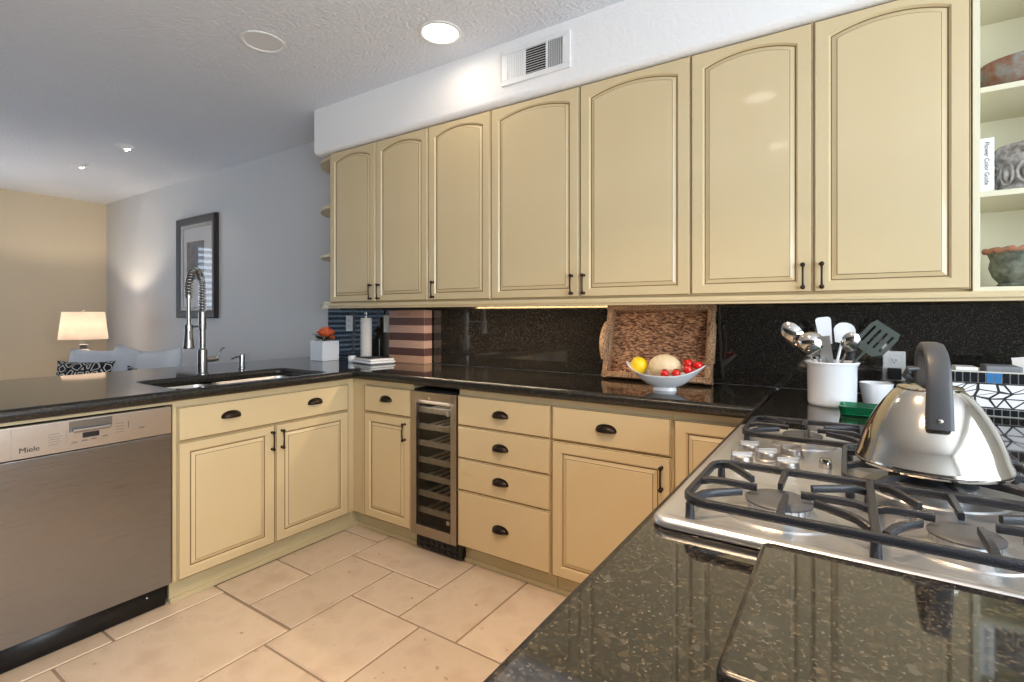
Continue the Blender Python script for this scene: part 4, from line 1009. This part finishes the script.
# under-cabinet strip
r = thing('under_cabinet_light', 'slim warm light strip under the wall cabinets between board and tray', 'light strip', (-1.62, 2.20, UZ0 - .012))
MB().box(-.52, .52, -.010, .010, -.012, 0).build('housing', M['white'], r, bevel=(.002, 1)); MB().box(-.51, .51, -.007, .007, -.0135, -.012).build('lens', M['ucl'], r)
d = bpy.data.lights.new('strip_lamp', 'AREA'); d.shape = 'RECTANGLE'; d.size = 1.0; d.size_y = .02; d.energy = 6.5; d.color = (1, .78, .54)
l_ = bpy.data.objects.new('strip_lamp', d); COL.objects.link(l_); l_.parent = r; l_.location = (0, 0, -.016)

# ------------------------------------------------------------------ open shelf contents
sx, sy = .332, UY - .02
b = MB(); b.lathe([(0, 0), (.030, 0), (.042, .006), (.036, .014), (.050, .035), (.058, .065), (.054, .090), (.060, .110), (.066, .118), (.060, .122), (.050, .112), (.046, .06), (0, .03)], 36, sx=1.15, sy=1.15)
r = thing('stone_urn', 'mossy grey stone urn with a worn reddish rim on the lowest open shelf', 'urn', (sx + .125, sy + .125, SHZ[0] + .0185))
b.build('urn_body', M['greenstone'], r, 50)
b = MB(); pts = [(.0745 * cos(2 * pi * i / 40), .0745 * sin(2 * pi * i / 40), .120 + .003 * sin(i * 1.9)) for i in range(40)]; b.tube(pts, [.008 + .002 * sin(i * 2.3) for i in range(40)], 8, closed=True); b.build('rim', M['rimred'], r, 60)
r = thing('flower_book', 'slim white book with a dark spine title on the middle open shelf', 'book', (sx + .021, sy + .03, SHZ[1] + .0185))
b = MB(); b.box(0, .0035, 0, .15, 0, .172); b.box(.0315, .035, 0, .15, 0, .172); b.box(.0035, .0315, 0, .003, 0, .172); b.build('cover', M['book'], r)
MB().box(.0035, .0315, .003, .146, .003, .168).build('pages', M['paper'], r)
text('Flower Color Guide', .0165, M['navyink'], r, (.012, -.0004, .160), (pi / 2, pi / 2, 0))
r = thing('stone_planter', 'pale carved stone planter beside the white book on the middle open shelf', 'planter', (sx + .158, sy + .13, SHZ[1] + .0185))
b = MB(); b.lathe([(0, 0), (.070, 0), (.076, .006), (.078, .015), (.074, .022), (.078, .10), (.084, .110), (.084, .150), (.078, .156), (.070, .15), (.066, .02), (0, .018)], 40); b.build('planter_body', M['greystone'], r, 40)
b = MB()
for i in range(10):
    a = 2 * pi * i / 10; px_, py_ = .0775 * cos(a), .0775 * sin(a); tx, ty = -sin(a), cos(a)
    b.tube([(px_ + tx * .020 * cos(u) , py_ + ty * .020 * cos(u), .062 + .034 * sin(u)) for u in [2 * pi * j / 16 for j in range(16)]], .0042, 8, closed=True)
    b.ball((px_ * .99, py_ * .99, .060), .009, .009, .020, 10, 8); b.ball((px_ * 1.08, py_ * 1.08, .130), .012, .012, .012, 10, 8)
b.build('carving', M['greystone'], r, 60)
r = thing('terracotta_bowl', 'long weathered terracotta and grey bowl on the top open shelf', 'bowl', (sx + .155, sy + .13, SHZ[2] + .0185))
b = MB(); b.lathe([(0, 0), (.085, 0), (.100, .010), (.115, .045), (.118, .085), (.114, .098), (.108, .094), (.10, .05), (.085, .016), (0, .014)], 40, sx=1.06, sy=.92); b.build('bowl_body', M['redstone'], r, 50)
b = MB(); b.lathe([(0, 0), (.012, 0), (.020, .012), (.022, .028), (.012, .040), (.010, .046), (0, .046)], 20)
tag(b.build('bud_vase', M['blackp'], None, 50, loc=(-3.06, 2.36, UZ0 - .012 + .0205)), 'tiny dark ornament on the lowest rounded end shelf', 'ornament')

# ------------------------------------------------------------------ living room beyond
r = thing('framed_picture', 'tall dark-framed print under glass on the living room wall', 'picture', (-5.355, BW - .002, 1.70))
PWd, PH = .775, 1.0; fw = .075
b = MB(); hw_, hh = PWd / 2, PH / 2
prof = [(0, 0), (0, -.030), (.012, -.042), (.040, -.036), (.060, -.030), (fw, -.022), (fw, 0)]
cor = lambda d, y: [(-hw_ + d, y, -hh + d), (hw_ - d, y, -hh + d), (hw_ - d, y, hh - d), (-hw_ + d, y, hh - d)]
b.loft([cor(d, y) for d, y in prof], cap0=False, cap1=False); b.build('frame', M['stone_black'], r, 25)
b = MB(); b.loft([cor(d, y) for d, y in ((fw - .001, -.004), (fw - .001, -.024), (fw + .03, -.016), (fw + .032, -.004))], cap0=False, cap1=False); b.build('liner', M['silverliner'], r, 25)
MB().box(-hw_ + .06, hw_ - .06, -.010, -.004, -hh + .06, hh - .06).build('mount', M['mount'], r)
MB().box(-.215, .13, -.0115, -.0100, -.12, .26).build('print', M['duskart'], r)
MB().box(-hw_ + fw, hw_ - fw, -.0215, -.0195, -hh + fw, hh - fw).build('glass_pane', M['pane'], r)
# table lamp on a side table
lx, ly = -6.73, 2.00
r = thing('side_table', 'round dark wood side table in the living room corner', 'side table', (lx, ly, 0))
b = MB(); b.lathe([(0, .57), (.24, .57), (.25, .578), (.25, .594), (.24, .60), (0, .60)], 40); b.build('table_top', M['wood'], r)
b = MB(); b.lathe([(.16, 0), (.16, .02), (.05, .05), (.035, .12), (.03, .40), (.06, .55), (.08, .569), (0, .569)], 28); b.build('pedestal', M['wood'], r)
r = thing('table_lamp', 'lit table lamp with a white drum shade and grey ceramic base', 'lamp', (lx, ly, .600))
b = MB(); b.lathe([(0, 0), (.08, 0), (.09, .01), (.108, .07), (.114, .14), (.108, .20), (.082, .245), (.045, .268), (.032, .275), (.030, .300), (.038, .306), (.038, .316), (.012, .322), (0, .322)], 36); b.build('base', M['lampbody'], r, 40)
b = MB(); b.lathe([(.006, .32), (.006, .668), (.018, .672), (.018, .678), (.008, .684), (0, .69)], 14)
for k in range(3): b.tube([(0, 0, .652), (.171 * cos(k * 2.094), .171 * sin(k * 2.094), .650)], .003, 6)
b.build('stem', M['nickel'], r)
b = MB(); b.lathe([(.207, .375), (.176, .661)], 48, cap0=False, cap1=False); o = b.build('lamp_shade', M['shade'], r, 60); so = o.modifiers.new('wall', 'SOLIDIFY'); so.thickness = .003
d = bpy.data.lights.new('bulb', 'POINT'); d.energy = 27; d.color = (1, .82, .62); d.shadow_soft_size = .03
l_ = bpy.data.objects.new('bulb', d); COL.objects.link(l_); l_.parent = r; l_.location = (0, 0, .525)
# sofa
r = thing('sofa', 'long light grey sofa along the living room wall under the picture', 'sofa', (-6.44, 1.50, 0))
SL = 2.45
MB().box(.0, SL, .0, .92, .10, .28).build('base', M['sofa'], r, bevel=(.03, 3))
MB().box(.0, SL, .70, .93, .28, .70).build('back', M['sofa'], r, bevel=(.06, 4))
for x in (0, SL - .18): MB().box(x, x + .18, 0, .70, .28, .56).build('arm', M['sofa'], r, bevel=(.05, 4))
for i in range(3): MB().box(.19 + i * .692, .19 + i * .692 + .684, .01, .69, .285, .44).build('seat_cushion', M['sofa'], r, bevel=(.04, 4))
for x in (.06, SL - .06):
    for y in (.06, .86): MB().lathe([(.025, 0), (.03, .10)], 12, (x, y, 0)).build('leg', M['wood'], r)
def pillow(name, label, c, w, h, t, az, m, tilt=14, roll=0):
    b = MB(); n = 14; V = {}
    for sgn in (1, -1):
        rings = []
        for i in range(n + 1):
            row = []
            for j in range(n + 1):
                u, v = 2 * i / n - 1, 2 * j / n - 1
                e = (1 - u ** 4) * (1 - v ** 4); pin = 1 - .10 * (1 - abs(u) ** 2) * abs(v) ** 3; pin2 = 1 - .10 * (1 - abs(v) ** 2) * abs(u) ** 3
                row.append((u * w / 2 * pin2, sgn * t / 2 * max(e, 0) ** .55, v * h / 2 * pin))
            rings.append(row)
        b.loft(rings, closed=False, cap0=False, cap1=False)
    o = b.build(name, m, None, 80, loc=c, rot=(radians(-tilt), radians(roll), az))
    bm = bmesh.new(); bm.from_mesh(o.data); bmesh.ops.remove_doubles(bm, verts=bm.verts, dist=1e-5); bmesh.ops.recalc_face_normals(bm, faces=bm.faces); bm.to_mesh(o.data); bm.free()
    tag(o, label, 'cushion', 'scatter cushions on the sofa')
AZ = atan2(.55, .835)
pillow('sofa_pillow', 'large pale grey cushion at the lamp end of the sofa', (-5.98, 1.90, .690), .64, .44, .19, AZ, M['sofa'], 12)
pillow('sofa_pillow', 'black and white patterned cushion in front of the large pale one', (-5.62, 1.66, .665), .52, .33, .11, AZ, M['pattern'], 16)
pillow('sofa_pillow', 'pale grey cushion in the middle of the sofa', (-5.53, 1.99, .700), .46, .47, .19, AZ * .7, M['sofa'], 12, 8)
pillow('sofa_pillow', 'pale grey cushion nearest the faucet end of the sofa', (-5.06, 2.02, .700), .46, .47, .19, AZ * .6, M['sofa'], 12, -6)
pillow('sofa_pillow', 'small black and white patterned cushion at the faucet end of the sofa', (-4.84, 1.80, .645), .34, .30, .10, AZ * .7, M['pattern'], 14, 8)
